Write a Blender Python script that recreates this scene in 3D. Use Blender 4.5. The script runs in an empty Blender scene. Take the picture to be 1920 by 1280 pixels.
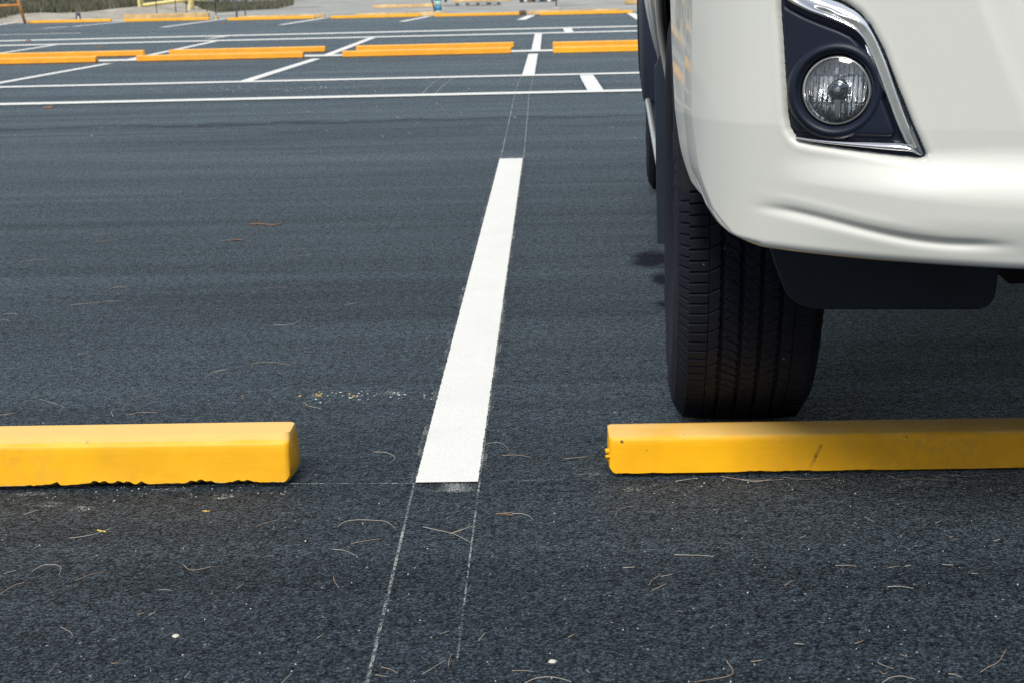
import bpy, math, random
import numpy as np
from math import sin, cos, pi, radians as R
random.seed(7); rng = np.random.default_rng(7)
SC = bpy.context.scene
COL = SC.collection

# ------------------------------------------------------------------ camera model (photo pixels 1920x1280)
F, CX, CY = 2700., 960., 640.
TH, PSI, ROLL = 0.25127854, 0.03084238, 0.0244951
CAM = np.array([0., 0., 0.80])
_f = np.array([-sin(PSI)*cos(TH), cos(PSI)*cos(TH), -sin(TH)])
_r0 = np.cross(_f, [0, 0, 1.]); _r0 /= np.linalg.norm(_r0); _u0 = np.cross(_r0, _f)
_r = cos(ROLL)*_r0 - sin(ROLL)*_u0
_u = sin(ROLL)*_r0 + cos(ROLL)*_u0
def ray(x, y): return _r*(x-CX)/F - _u*(y-CY)/F + _f
def prof(Y): return float(np.interp(Y, [9.8, 16, 60], [0, -.06, -.05]))
def gp(x, y, dz=0.):
    z = 0.
    for _ in range(8):
        d = ray(x, y); t = (z+dz-CAM[2])/d[2]; P = CAM+d*t; z = prof(P[1])
    return np.array([P[0], P[1], z+dz])

# ------------------------------------------------------------------ helpers
def mesh(name, V, Fc, mat, parent=None, smooth=False, loc=None):
    me = bpy.data.meshes.new(name)
    V = np.asarray(V, float)
    me.from_pydata(V.tolist(), [], [tuple(int(i) for i in f) for f in Fc]) if not isinstance(Fc, np.ndarray) else quick(me, V, Fc)
    me.update()
    if smooth: me.polygons.foreach_set('use_smooth', [True]*len(me.polygons))
    me.materials.append(mat)
    o = bpy.data.objects.new(name, me); COL.objects.link(o)
    if parent: o.parent = parent
    if loc is not None: o.location = loc
    return o
def quick(me, V, Q):
    me.vertices.add(len(V)); me.vertices.foreach_set('co', V.astype(np.float32).ravel())
    me.loops.add(Q.size); me.loops.foreach_set('vertex_index', Q.astype(np.int32).ravel())
    me.polygons.add(len(Q)); me.polygons.foreach_set('loop_start', np.arange(0, Q.size, Q.shape[1], dtype=np.int32))
    try: me.polygons.foreach_set('loop_total', np.full(len(Q), Q.shape[1], dtype=np.int32))
    except Exception: pass
    me.update(calc_edges=True); me.validate()
def gridfaces(n, m, wrap=False, flip=False):
    i = np.arange(n-1 if not wrap else n); j = np.arange(m-1)
    I, J = np.meshgrid(i, j, indexing='ij'); I2 = (I+1) % n
    Q = np.stack([I*m+J, I2*m+J, I2*m+J+1, I*m+J+1], -1).reshape(-1, 4)
    return Q[:, ::-1].copy() if flip else Q
def empty(name, loc=(0, 0, 0), rz=0):
    o = bpy.data.objects.new(name, None); COL.objects.link(o); o.location = loc; o.rotation_euler = (0, 0, rz)
    o.empty_display_size = .1; return o
def tag(o, label=None, cat=None, group=None, kind=None):
    if label: o['label'] = label
    if cat: o['category'] = cat
    if group: o['group'] = group
    if kind: o['kind'] = kind
    return o
class MB:
    def __init__(s): s.V = []; s.F = []
    def add(s, V, Fc):
        b = len(s.V); s.V += [tuple(v) for v in V]; s.F += [tuple(b+i for i in f) for f in Fc]
    def box(s, x0, x1, y0, y1, z0, z1):
        s.add([(x0,y0,z0),(x1,y0,z0),(x1,y1,z0),(x0,y1,z0),(x0,y0,z1),(x1,y0,z1),(x1,y1,z1),(x0,y1,z1)],
              [(0,3,2,1),(4,5,6,7),(0,1,5,4),(1,2,6,5),(2,3,7,6),(3,0,4,7)])
    def tube(s, pts, r, n=8, r2=None):
        pts = [np.array(p, float) for p in pts]; V = []; m = len(pts)
        for i, p in enumerate(pts):
            t = pts[min(i+1, m-1)]-pts[max(i-1, 0)]; t /= np.linalg.norm(t)+1e-9
            a = np.cross(t, [0, 0, 1.]);
            if np.linalg.norm(a) < .1: a = np.cross(t, [0, 1., 0])
            a /= np.linalg.norm(a); b = np.cross(t, a)
            rr = r if r2 is None else r+(r2-r)*i/(m-1)
            for k in range(n): V.append(p+rr*(a*cos(2*pi*k/n)+b*sin(2*pi*k/n)))
        Fc = [(i*n+k, i*n+(k+1)%n, (i+1)*n+(k+1)%n, (i+1)*n+k) for i in range(m-1) for k in range(n)]
        Fc += [tuple(range(n))[::-1], tuple((m-1)*n+k for k in range(n))]
        s.add(V, Fc)
    def lathe(s, prof, n=32, c=(0, 0, 0)):
        V = []
        for r, z in prof:
            for k in range(n): V.append((c[0]+r*cos(2*pi*k/n), c[1]+r*sin(2*pi*k/n), c[2]+z))
        m = len(prof)
        s.add(V, [(i*n+k, i*n+(k+1)%n, (i+1)*n+(k+1)%n, (i+1)*n+k) for i in range(m-1) for k in range(n)])
    def build(s, name, mat, parent=None, smooth=False, loc=None): return mesh(name, s.V, s.F, mat, parent, smooth, loc)
def bevel(o, w, seg=2):
    m = o.modifiers.new('bevel', 'BEVEL'); m.width = w; m.segments = seg; m.limit_method = 'ANGLE'; m.angle_limit = R(30)
    return o

# ------------------------------------------------------------------ materials
class NT:
    def __init__(s, name):
        s.m = bpy.data.materials.new(name); s.m.use_nodes = True; s.t = s.m.node_tree; s.n = s.t.nodes; s.l = s.t.links
        s.b = s.n['Principled BSDF']; s.out = s.n['Material Output']
        s.tc = s.n.new('ShaderNodeTexCoord')
    def node(s, typ, **k):
        n = s.n.new(typ)
        for a, v in k.items(): setattr(n, a, v)
        return n
    def link(s, a, b): s.l.new(a, b)
    def setb(s, **k):
        for a, v in k.items():
            s.b.inputs[a.replace('_', ' ')].default_value = v
    def mapped(s, scale=(1, 1, 1), loc=(0, 0, 0)):
        m = s.node('ShaderNodeMapping'); m.inputs['Scale'].default_value = scale; m.inputs['Location'].default_value = loc
        s.link(s.tc.outputs['Object'], m.inputs['Vector']); return m.outputs[0]
    def noise(s, scale, detail=3, rough=.5, vec=None):
        n = s.node('ShaderNodeTexNoise'); n.inputs['Scale'].default_value = scale; n.inputs['Detail'].default_value = detail
        n.inputs['Roughness'].default_value = rough; s.link(vec if vec is not None else s.tc.outputs['Object'], n.inputs['Vector']); return n.outputs['Fac']
    def vor(s, scale, feature='F1', vec=None):
        n = s.node('ShaderNodeTexVoronoi', feature=feature); n.inputs['Scale'].default_value = scale
        s.link(vec if vec is not None else s.tc.outputs['Object'], n.inputs['Vector']); return n
    def ramp(s, fac, pts):
        n = s.node('ShaderNodeValToRGB'); e = n.color_ramp.elements
        while len(e) > 1: e.remove(e[-1])
        e[0].position = pts[0][0]; e[0].color = col(pts[0][1])
        for p, c in pts[1:]:
            x = e.new(p); x.color = col(c)
        s.link(fac, n.inputs[0]); return n.outputs[0]
    def math(s, op, a, b=None, c=None, clamp=False):
        n = s.node('ShaderNodeMath', operation=op); n.use_clamp = clamp
        for i, v in enumerate((a, b, c)):
            if v is None: continue
            if isinstance(v, (int, float)): n.inputs[i].default_value = v
            else: s.link(v, n.inputs[i])
        return n.outputs[0]
    def mix(s, fac, a, b, mode='MIX'):
        n = s.node('ShaderNodeMix', data_type='RGBA', blend_type=mode)
        for i, v in ((0, fac), (6, a), (7, b)):
            if isinstance(v, (int, float)): n.inputs[i].default_value = v
            elif isinstance(v, tuple): n.inputs[i].default_value = col(v)
            else: s.link(v, n.inputs[i])
        return n.outputs[2]
    def bump(s, h, strength, dist, normal=None):
        n = s.node('ShaderNodeBump'); n.inputs['Strength'].default_value = strength; n.inputs['Distance'].default_value = dist
        s.link(h, n.inputs['Height'])
        if normal is not None: s.link(normal, n.inputs['Normal'])
        return n.outputs[0]
    def color(s, c): s.link(c, s.b.inputs['Base Color'])
    def normal(s, c): s.link(c, s.b.inputs['Normal'])
def col(c):
    if isinstance(c, (int, float)): return (c, c, c, 1)
    return tuple(c)+(1,) if len(c) == 3 else tuple(c)
def simple(name, c, rough=.5, metal=0, var=.12, scale=20, bump=0, bscale=200, bdist=.001, **k):
    t = NT(name); f = t.noise(scale, 4)
    lo = tuple(x*(1-var) for x in c); hi = tuple(min(1, x*(1+var)) for x in c)
    t.color(t.ramp(f, [(.3, lo), (.7, hi)])); t.setb(Roughness=rough, Metallic=metal, **k)
    if bump: t.normal(t.bump(t.noise(bscale, 3), bump, bdist))
    return t.m

def make_asphalt():
    t = NT('asphalt')
    wv = t.node('ShaderNodeVectorMath', operation='ADD'); t.link(t.tc.outputs['Object'], wv.inputs[0])
    nz = t.node('ShaderNodeTexNoise'); nz.inputs['Scale'].default_value = 90; t.link(t.tc.outputs['Object'], nz.inputs['Vector'])
    ms = t.node('ShaderNodeVectorMath', operation='SCALE'); t.link(nz.outputs['Color'], ms.inputs[0]); ms.inputs['Scale'].default_value = .006; t.link(ms.outputs[0], wv.inputs[1]); wvec = wv.outputs[0]
    def cell(scale):
        q = t.vor(scale, vec=wvec); sp = t.node('ShaderNodeSeparateColor'); t.link(q.outputs['Color'], sp.inputs[0]); return sp.outputs[0], q.outputs['Distance']
    c1, d1 = cell(430); c2, d2 = cell(190); fine = t.noise(420, 3, .7); mid = t.noise(60, 4, .65)
    big = t.noise(1.1, 4, .6, t.mapped((.35, 2.2, 1))); streak = t.noise(1., 5, .65, t.mapped((.25, 9, 1))); huge = t.noise(.35, 3, .5, t.mapped((.5, 1.6, 1)))
    g = t.math('MULTIPLY', t.ramp(c1, [(0, .50), (.55, .90), (1, 1.85)]), t.ramp(d2, [(.2, 1.14), (.62, .44)]))
    g = t.math('MULTIPLY', g, t.ramp(c2, [(0, .65), (1, 1.35)])); g = t.math('MULTIPLY', g, t.ramp(fine, [(.3, .6), (.7, 1.5)]))
    big_ = t.math('MULTIPLY', t.math('MULTIPLY', t.ramp(big, [(.3, .80), (.7, 1.18)]), t.ramp(streak, [(.3, .82), (.7, 1.18)])), t.ramp(huge, [(.3, .88), (.7, 1.1)]))
    base = t.mix(1., (.0205, .0300, .0405), g, 'MULTIPLY')
    base = t.mix(1., base, t.ramp(mid, [(.33, .55), (.65, 1.30)]), 'MULTIPLY'); base = t.mix(1., base, big_, 'MULTIPLY')
    # pale stones showing in the surface
    v = t.vor(75); sep = t.node('ShaderNodeSeparateColor'); t.link(v.outputs['Color'], sep.inputs[0])
    pick = t.math('GREATER_THAN', sep.outputs[0], .93); near = t.math('LESS_THAN', v.outputs['Distance'], .13)
    spk = t.math('MULTIPLY', pick, near)
    base = t.mix(t.math('MULTIPLY', spk, .75), base, (.34, .36, .36))
    # paver seams and stains, each with a place of its own
    xyz = t.node('ShaderNodeSeparateXYZ'); t.link(t.tc.outputs['Object'], xyz.inputs[0]); X, Y = xyz.outputs[0], xyz.outputs[1]
    brk = t.noise(9, 4, .65); brk2 = t.noise(160, 3, .6); wob = t.noise(2.2, 3)
    def ell(cx, cy, rx, ry, soft=.6):
        a = t.math('DIVIDE', t.math('SUBTRACT', X, cx), rx); b = t.math('DIVIDE', t.math('SUBTRACT', Y, cy), ry)
        d = t.math('SQRT', t.math('ADD', t.math('MULTIPLY', a, a), t.math('MULTIPLY', b, b)))
        d = t.math('ADD', d, t.math('MULTIPLY', t.math('SUBTRACT', brk, .5), 1.3))
        n = t.node('ShaderNodeMapRange', interpolation_type='SMOOTHSTEP'); t.link(d, n.inputs[0])
        n.inputs[1].default_value = 1; n.inputs[2].default_value = 1-soft; n.inputs[3].default_value = 0; n.inputs[4].default_value = 1
        return n.outputs[0]
    def acc(lst):
        r = lst[0]
        for q in lst[1:]: r = t.math('MAXIMUM', r, q)
        return r
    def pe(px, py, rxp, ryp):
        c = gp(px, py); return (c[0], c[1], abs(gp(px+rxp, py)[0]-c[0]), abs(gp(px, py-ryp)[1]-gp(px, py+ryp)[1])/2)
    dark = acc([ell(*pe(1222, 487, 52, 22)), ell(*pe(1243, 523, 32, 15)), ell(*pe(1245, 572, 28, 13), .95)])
    seam = []
    for py in (232, 247):
        c = gp(500, py); dd = t.math('ABSOLUTE', t.math('SUBTRACT', t.math('ADD', Y, t.math('MULTIPLY', wob, .5)), float(c[1])+.25))
        n = t.node('ShaderNodeMapRange'); t.link(dd, n.inputs[0]); n.inputs[1].default_value = .10; n.inputs[2].default_value = 0
        seam.append(t.math('MULTIPLY', n.outputs[0], .5 if py == 232 else .3))
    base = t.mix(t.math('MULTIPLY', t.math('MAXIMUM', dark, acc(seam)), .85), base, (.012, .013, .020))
    brown = acc([ell(-1.38, 2.175, 1.0, .034, .9), ell(1.0, 2.190, .95, .038, .9)])
    base = t.mix(t.math('MULTIPLY', brown, .3), base, t.mix(brk2, (.030, .024, .022), (.06, .05, .045)))
    dust = acc([ell(*pe(1187, 917, 30, 11), .95), ell(*pe(1110, 888, 45, 5), .9), ell(*pe(1715, 905, 48, 7), .9), ell(*pe(150, 952, 26, 9), .9),
                ell(*pe(95, 945, 30, 7), .9), ell(*pe(60, 925, 60, 5), .9), ell(*pe(310, 917, 60, 5), .9), ell(*pe(533, 922, 7, 14), .9),
                ell(*pe(425, 930, 40, 8), .8), ell(*pe(590, 742, 30, 4), .9), ell(*pe(740, 735, 40, 6), .9), ell(*pe(860, 918, 40, 9), 1.)])
    gate = t.ramp(brk2, [(.50, 0.), (.62, 1.)])
    base = t.mix(t.math('MULTIPLY', t.math('MULTIPLY', dust, gate), .75), base, (.42, .44, .42))
    t.color(base); t.setb(Roughness=.68); gs = t.math('MULTIPLY', t.ramp(g, [(.12, .12), (.70, .88), (1, 1.)]), t.ramp(mid, [(.32, .5), (.6, 1.)])); gs = t.math('MULTIPLY', gs, big_)
    gs = t.math('MULTIPLY', gs, t.math('SUBTRACT', 1., t.math('MULTIPLY', t.math('MAXIMUM', dark, acc(seam)), .92))); t.link(t.math('MULTIPLY', gs, .42), t.b.inputs['Specular IOR Level']); t.link(t.math('MULTIPLY', gs, 1.05), t.b.inputs['Sheen Weight']); t.b.inputs['Specular Tint'].default_value = (.70, .86, 1., 1); t.b.inputs['Sheen Roughness'].default_value = .28; t.b.inputs['Sheen Tint'].default_value = (.82, .96, 1., 1)
    h = t.math('ADD', t.math('MULTIPLY', d1, -.5), t.math('MULTIPLY', d2, -1.)); h = t.math('ADD', h, t.math('MULTIPLY', mid, .5))
    t.normal(t.bump(h, .40, .0030))
    return t.m
def make_white_line():
    t = NT('white_road_paint')
    f = t.noise(40, 4); n2 = t.vor(110)
    c = t.ramp(f, [(.25, (.83, .83, .785)), (.75, (.88, .88, .84))])
    sep = t.node('ShaderNodeSeparateColor'); t.link(n2.outputs['Color'], sep.inputs[0])
    sp = t.math('MULTIPLY', t.math('GREATER_THAN', sep.outputs[0], .985), t.math('LESS_THAN', n2.outputs['Distance'], .14))
    c = t.mix(t.math('MULTIPLY', sp, .8), c, (.08, .08, .09)); pin = t.ramp(t.noise(330, 3, .7), [(.27, 1.), (.34, 0.)])
    c = t.mix(t.math('MULTIPLY', pin, .4), c, (.20, .21, .22)); c = t.mix(t.math('MULTIPLY', t.ramp(t.noise(5, 5, .7), [(.5, 0.), (.8, 1.)]), .18), c, (.45, .45, .43)); t.color(c); t.setb(Roughness=.6)
    vw = t.vor(170); t.normal(t.bump(t.math('ADD', t.math('MULTIPLY', vw.outputs['Distance'], -.8), t.noise(220, 4, .6)), .40, .0022)); return t.m
def broken(name, c, lo, hi, scale=260):
    t = NT(name); t.b.inputs['Base Color'].default_value = col(c); t.setb(Roughness=.8)
    tr = t.node('ShaderNodeBsdfTransparent'); mx = t.node('ShaderNodeMixShader')
    f = t.ramp(t.math('ADD', t.math('MULTIPLY', t.noise(scale, 4, .65), .7), t.math('MULTIPLY', t.noise(14, 2), .3)), [(lo, 0.), (hi, 1.)])
    t.link(f, mx.inputs[0]); t.link(tr.outputs[0], mx.inputs[1]); t.link(t.b.outputs[0], mx.inputs[2]); t.link(mx.outputs[0], t.out.inputs[0])
    return t.m
def make_yellow(name, c, worn=.15, marks=False, dirt=.5, zsc=1.):
    t = NT(name)
    n1 = t.noise(9, 4, .6); n2 = t.noise(60, 4, .65); n3 = t.noise(3, 3)
    base = t.ramp(n1, [(.3, tuple(x*.88 for x in c)), (.7, tuple(min(1, x*1.06) for x in c))])
    dm = t.math('MULTIPLY', t.ramp(n3, [(.45, 0.), (.68, 1.)]), t.ramp(n2, [(.4, 0.), (.65, 1.)]))
    base = t.mix(t.math('MULTIPLY', dm, dirt), base, (c[0]*.62, c[1]*.62, c[2]*1.0+.05))
    # knocks: small dark chips
    v = t.vor(48); sep = t.node('ShaderNodeSeparateColor'); t.link(v.outputs['Color'], sep.inputs[0])
    ch = t.math('MULTIPLY', t.math('GREATER_THAN', sep.outputs[0], .86), t.math('LESS_THAN', t.math('ADD', v.outputs['Distance'], t.math('MULTIPLY', t.noise(240, 3, .7), .22)), .25))
    base = t.mix(t.math('MULTIPLY', ch, .85), base, (.05, .035, .02))
    xyz = t.node('ShaderNodeSeparateXYZ'); t.link(t.tc.outputs['Object'], xyz.inputs[0])
    zz = t.math('ADD', xyz.outputs[2], t.math('MULTIPLY', t.noise(30, 3, .6), .012))
    low = t.math('LESS_THAN', zz, .0095+.006*worn)
    base = t.mix(t.math('MULTIPLY', low, .9 if worn > .1 else 0.), base, (.30, .31, .33))
    if marks:   # a brown rubber scuff running down the front face
        a = t.math('SUBTRACT', xyz.outputs[0], t.math('MULTIPLY', xyz.outputs[2], .42))
        d = t.math('ABSOLUTE', t.math('ADD', t.math('SUBTRACT', a, .328), t.math('MULTIPLY', t.noise(40, 3), .016)))
        on = t.math('MULTIPLY', t.math('LESS_THAN', d, .0032), t.math('MULTIPLY', t.math('GREATER_THAN', xyz.outputs[2], .012), t.math('LESS_THAN', xyz.outputs[2], .05)))
        base = t.mix(t.math('MULTIPLY', on, t.ramp(n2, [(.35, .1), (.62, .8)])), base, (.35, .17, .02))
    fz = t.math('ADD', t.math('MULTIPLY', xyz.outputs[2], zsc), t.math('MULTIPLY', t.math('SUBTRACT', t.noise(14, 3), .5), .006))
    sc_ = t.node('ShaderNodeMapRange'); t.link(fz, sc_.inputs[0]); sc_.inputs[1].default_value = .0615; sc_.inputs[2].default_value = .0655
    base = t.mix(t.math('MULTIPLY', sc_.outputs[0], .70), base, (.97, .66, .25))     # paler top: light from the sky put into the colour
    t.color(base); t.setb(Roughness=.44); t.b.inputs['Specular IOR Level'].default_value = .3
    h = t.math('ADD', t.math('MULTIPLY', t.noise(25, 5, .6), 1.), t.math('MULTIPLY', t.noise(12, 3, .5, t.mapped((1, 8, 12))), .5))
    t.normal(t.bump(h, .22, .0025)); return t.m

M = {}
M['asphalt'] = make_asphalt()
M['white'] = make_white_line()
M['chalk'] = broken('chalk_line', (.50, .54, .52), .45, .66)
M['chalk_faint'] = broken('faint_chalk_line', (.40, .44, .44), .50, .68)
M['overspray'] = broken('paint_overspray', (.66, .68, .64), .55, .68, 420)
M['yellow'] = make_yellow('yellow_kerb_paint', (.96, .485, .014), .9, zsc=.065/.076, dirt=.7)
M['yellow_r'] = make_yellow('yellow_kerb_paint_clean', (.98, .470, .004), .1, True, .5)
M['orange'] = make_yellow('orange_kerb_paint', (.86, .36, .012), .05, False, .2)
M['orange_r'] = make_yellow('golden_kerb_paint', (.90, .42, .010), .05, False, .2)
M['faded'] = simple('faded_yellow_concrete', (.62, .42, .20), .85, scale=6, var=.25, bump=.4, bscale=60, bdist=.004)
M['greyc'] = simple('grey_stained_concrete', (.24, .24, .24), .9, scale=3, var=.6)
M['conc'] = simple('pale_concrete_paving', (.36, .36, .335), .85, scale=.8, var=.22, bump=.3, bscale=40, bdist=.004)
M['sand'] = simple('pale_sand', (.40, .37, .31), .95, scale=1.7, var=.30, bump=.6, bscale=6, bdist=.1)
M['grass'] = simple('dry_grass', (.13, .13, .085), .8, scale=1.5, var=.45)
M['leaf'] = simple('shrub_leaf', (.035, .055, .038), .55, scale=2, var=.5)
M['wood'] = simple('branch_bark', (.10, .08, .06), .9)
M['needle'] = simple('dry_pine_needle', (.38, .29, .22), .6, scale=40)
M['needle_pale'] = simple('bleached_pine_needle', (.46, .42, .36), .6, scale=40)
M['brownleaf'] = simple('dead_brown_leaf', (.22, .12, .07), .7, scale=60, var=.4)
M['stone'] = simple('pale_pebble', (.62, .60, .52), .7, scale=60, bump=.5, bscale=200)
M['fleck'] = simple('dry_paint_fleck', (.76, .76, .70), .7, scale=10, var=.25)
M['fleck_y'] = simple('yellow_paint_fleck', (.80, .52, .10), .6, scale=10, var=.25)
M['obar'] = simple('orange_painted_tube', (.75, .33, .10), .5, scale=5)
M['ybar'] = simple('pale_yellow_timber', (.74, .62, .26), .6, scale=5)
M['dpost'] = simple('dark_steel_post', (.035, .042, .06), .5, metal=.3)
M['gpost'] = simple('galvanised_post', (.20, .22, .24), .5, metal=.4)
M['blue'] = simple('blue_paint', (.04, .24, .42), .4)
M['teal'] = simple('pale_teal_paint', (.36, .60, .58), .4)
M['whitep'] = simple('white_plastic', (.75, .75, .72), .45)
M['brown'] = simple('brown_rock', (.16, .10, .06), .9, bump=.5, bscale=30)
# car
def paint():
    t = NT('pearl_white_paint'); f = t.noise(900, 2)
    t.color(t.ramp(f, [(.3, (.65, .66, .605)), (.7, (.695, .705, .65))]))
    t.setb(Roughness=.38, Metallic=.0); t.b.inputs['Coat Weight'].default_value = .9; t.b.inputs['Coat Roughness'].default_value = .05
    t.b.inputs['Coat IOR'].default_value = 1.5
    return t.m
M['paint'] = paint()
M['plastic'] = simple('satin_black_plastic', (.008, .0125, .027), .45, scale=8, bump=.12, bscale=900, bdist=.0004, Specular_IOR_Level=.32)
M['flap'] = simple('matt_black_plastic', (.013, .020, .034), .55, scale=9, var=.35, bump=.25, bscale=500, bdist=.0006)
M['under'] = simple('black_underbody', (.006, .006, .008), .8)
def chrome(name, rough=.04):
    t = NT(name); t.color(t.ramp(t.noise(5), [(.3, (.80, .81, .82)), (.7, (.86, .87, .87))])); t.setb(Roughness=rough, Metallic=1.); return t.m
M['chrome'] = chrome('polished_chrome'); M['reflector'] = chrome('lamp_reflector', .10); M['reflector'].node_tree.nodes['Principled BSDF'].inputs['Metallic'].default_value = .85
M['silver'] = simple('silver_trim', (.62, .63, .62), .28, metal=.6)
def rubber():
    t = NT('tyre_rubber'); f = t.noise(35, 5, .65)
    c = t.ramp(f, [(.3, (.008, .010, .018)), (.7, (.014, .017, .028))])
    v = t.vor(90); sep = t.node('ShaderNodeSeparateColor'); t.link(v.outputs['Color'], sep.inputs[0])
    sp = t.math('MULTIPLY', t.math('GREATER_THAN', sep.outputs[0], .985), t.math('LESS_THAN', v.outputs['Distance'], .16))
    dust = t.ramp(t.noise(7, 4, .6), [(.45, 0.), (.7, .35)])
    c = t.mix(dust, c, (.026, .028, .040)); c = t.mix(t.math('MULTIPLY', sp, .7), c, (.3, .3, .32))
    t.color(c); t.setb(Roughness=.72); t.b.inputs['Specular IOR Level'].default_value = .22
    t.normal(t.bump(t.noise(500, 3), .25, .0008)); return t.m
M['rubber'] = rubber()
def glass_thin():
    t = NT('clear_lamp_glass'); tr = t.node('ShaderNodeBsdfTransparent'); gl = t.node('ShaderNodeBsdfGlossy'); gl.inputs['Roughness'].default_value = .03
    fr = t.node('ShaderNodeFresnel'); fr.inputs[0].default_value = 1.5; mx = t.node('ShaderNodeMixShader')
    tr.inputs[0].default_value = (.98, .99, .99, 1)
    t.link(t.math('ADD', fr.outputs[0], .05), mx.inputs[0]); t.link(tr.outputs[0], mx.inputs[1]); t.link(gl.outputs[0], mx.inputs[2]); t.link(mx.outputs[0], t.out.inputs[0])
    return t.m
M['glass'] = glass_thin()
t = NT('tinted_car_glass'); t.color(t.ramp(t.noise(3), [(.3, (.01, .012, .014)), (.7, (.014, .016, .018))])); t.setb(Roughness=.05); M['window'] = t.m

# ------------------------------------------------------------------ ground, asphalt, markings
def sheet(name, x0, x1, ys, dz, mat, kind='structure'):
    xs = np.linspace(x0, x1, 3)
    V = [(x, y, prof(y)+dz) for y in ys for x in xs]; return tag(mesh(name, V, gridfaces(len(ys), 3, flip=True), mat), kind=kind)
ys = [-400, -60, -10, 0, 9.8, 12, 16, 22, 30, 34, 60, 120, 900]
tag(sheet('ground', -900, 900, ys, -.012, M['conc']))
ay = [-60, -10, 0, 9.8, 11, 12.5, 14, 16, 22, 30.4]
V = []
for y in ay:
    for x in (-40, -12, 0, 40):
        yy = y + (1.9 if (y > 30 and x <= -12) else (-.6 if y > 30 and x >= 0 else 0)); V.append((x, yy, prof(yy)))
tag(mesh('asphalt', V, gridfaces(len(ay), 4, flip=True), M['asphalt']), kind='structure')

def strip(name, pts, w, dz, mat, jit=0., step=None, ends=None):
    """a painted band on the ground along world points pts (x,y)"""
    P = [np.array(p[:2], float) for p in pts]; Q = []
    for a, b in zip(P[:-1], P[1:]):
        n = max(1, int(np.linalg.norm(b-a)/(step or 1.0)))
        Q += [a+(b-a)*i/n for i in range(n)]
    Q.append(P[-1]); V = []
    for i, q in enumerate(Q):
        d = Q[min(i+1, len(Q)-1)]-Q[max(i-1, 0)]; d /= np.linalg.norm(d); nrm = np.array([-d[1], d[0]])
        if ends is not None: nrm = np.array(ends)
        for s in (1, -1):
            p = q+nrm*s*(w/2+(random.gauss(0, jit) if jit else 0)); V.append((p[0], p[1], prof(p[1])+dz))
    return tag(mesh(name, V, gridfaces(len(Q), 2), mat), kind='structure')
# the main stripe between the two near stalls, with a slightly ragged edge
strip('white_line', [(-.179, 2.196), (-.179, 6.33)], .1015, .004, M['white'], .0005, .006)
strip('paint_overspray', [(-.179, 2.19), (-.179, 6.36)], .122, .002, M['overspray'], 0, .5)
strip('paint_overspray', [(-.179, 6.33), (-.179, 6.43)], .14, .0024, M['overspray'], 0, .5)
strip('paint_overspray', [(-.179, 2.155), (-.179, 2.19)], .1, .0024, M['overspray'], 0, .5)
def pl(a, b, w=.10, mat='white', name='white_line', dz=.004, jit=.0012, mids=()):
    pts = [gp(*q) for q in (a,)+tuple(mids)+(b,)]; return strip(name, pts, w, dz, M[mat], jit, .25)
def row(y, x0, x1, w=.10, dz=.006):
    strip('white_line', [(x0, y), (x1, y)], w, dz, M['white'], .001, .5)
row(9.83, -14, 9, .19); row(11.76, -14, 9, .20)
row(16.2, -14, 9, .34); row(20.75, -14, 9, .36); row(22.45, -14, 9, .40)
for X in (-.18, -2.49, -4.72, -7.0, -9.3, 2.13, 4.4):
    if X < 0.5: strip('white_line', [(X, 11.80), (X, 15.55)], .10, .004, M['white'], .001, .4)
    strip('white_line', [(X+(.02 if X > -1 else 0), 16.4), (X+(.02 if X > -1 else 0), 20.7)], .10, .004, M['white'], .001, .4)
pl((1099.5, 142), (1117, 172), .11, mids=()); pl((1063, 53.5), (1068, 62), .13)
pl((390, 73.3), (447, 66.2), .11); pl((150, 63), (-60, 67.5), .14)
for a, b in [((82, 54), (127, 51)), ((137, 50.5), (238, 41)), ((304, 52), (421, 36.5)), ((526, 47.5), (610, 34.5)), ((752, 41.5), (804, 31.5)), ((977, 38), (997, 29.3)), ((1183, 25.5), (1203, 38)), ((-60, 56), (30, 43))]:
    pl(a, b, .13 if b[0] < 900 else .16)
# chalk setting-out lines
def chalk(a, b, mids=(), mat='chalk', w=.0033, dz=.003): pl(a, b, w, mat, 'chalk_line', dz, .0004, mids)
chalk((688, 1285), (777, 908)); chalk((858, 1238), (899, 906)); chalk((899, 906), (981, 299), w=.003)
chalk((939, 298), (978, 142), w=.006, mids=((968, 168),)); chalk((982, 298), (1001, 142), w=.006, mids=((992, 180),))
chalk((557, 909), (777, 908), w=.003); chalk((899, 905), (1143, 899), w=.003, mat='chalk_faint'); chalk((270, 915), (557, 909), w=.003)
chalk((982, 297.5), (1208, 296), w=.004, mat='chalk_faint'); chalk((0, 322), (400, 309), w=.004, mat='chalk_faint')
chalk((0, 300), (410, 172), w=.006, mat='chalk_faint'); chalk((0, 314), (340, 199), w=.006, mat='chalk_faint')
chalk((788, 182), (832, 143), w=.010, mids=((800, 168), (815, 155)), dz=.0052); chalk((814, 183), (853, 145), w=.010, mids=((822, 170), (838, 157)), dz=.0052)
chalk((775, 164), (825, 164), w=.02, mat='chalk_faint'); chalk((1020, 171), (1054, 157), w=.02, mat='chalk_faint')
# paving joints and old marks on the pale concrete behind
pl((400, 30.2), (462, 29.5), .16, 'under' if False else 'dpost', 'paving_joint', .002); pl((1050, 11), (1105, 9.5), .16, 'greyc', 'paving_joint', .002)
pl((490, 18), (600, 12), .2, 'greyc', 'paving_joint', .002); pl((880, 18), (1080, 10), .12, 'greyc', 'paving_joint', .002)
pl((860, 27), (1170, 21), .3, 'faded', 'old_line', .001)

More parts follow.
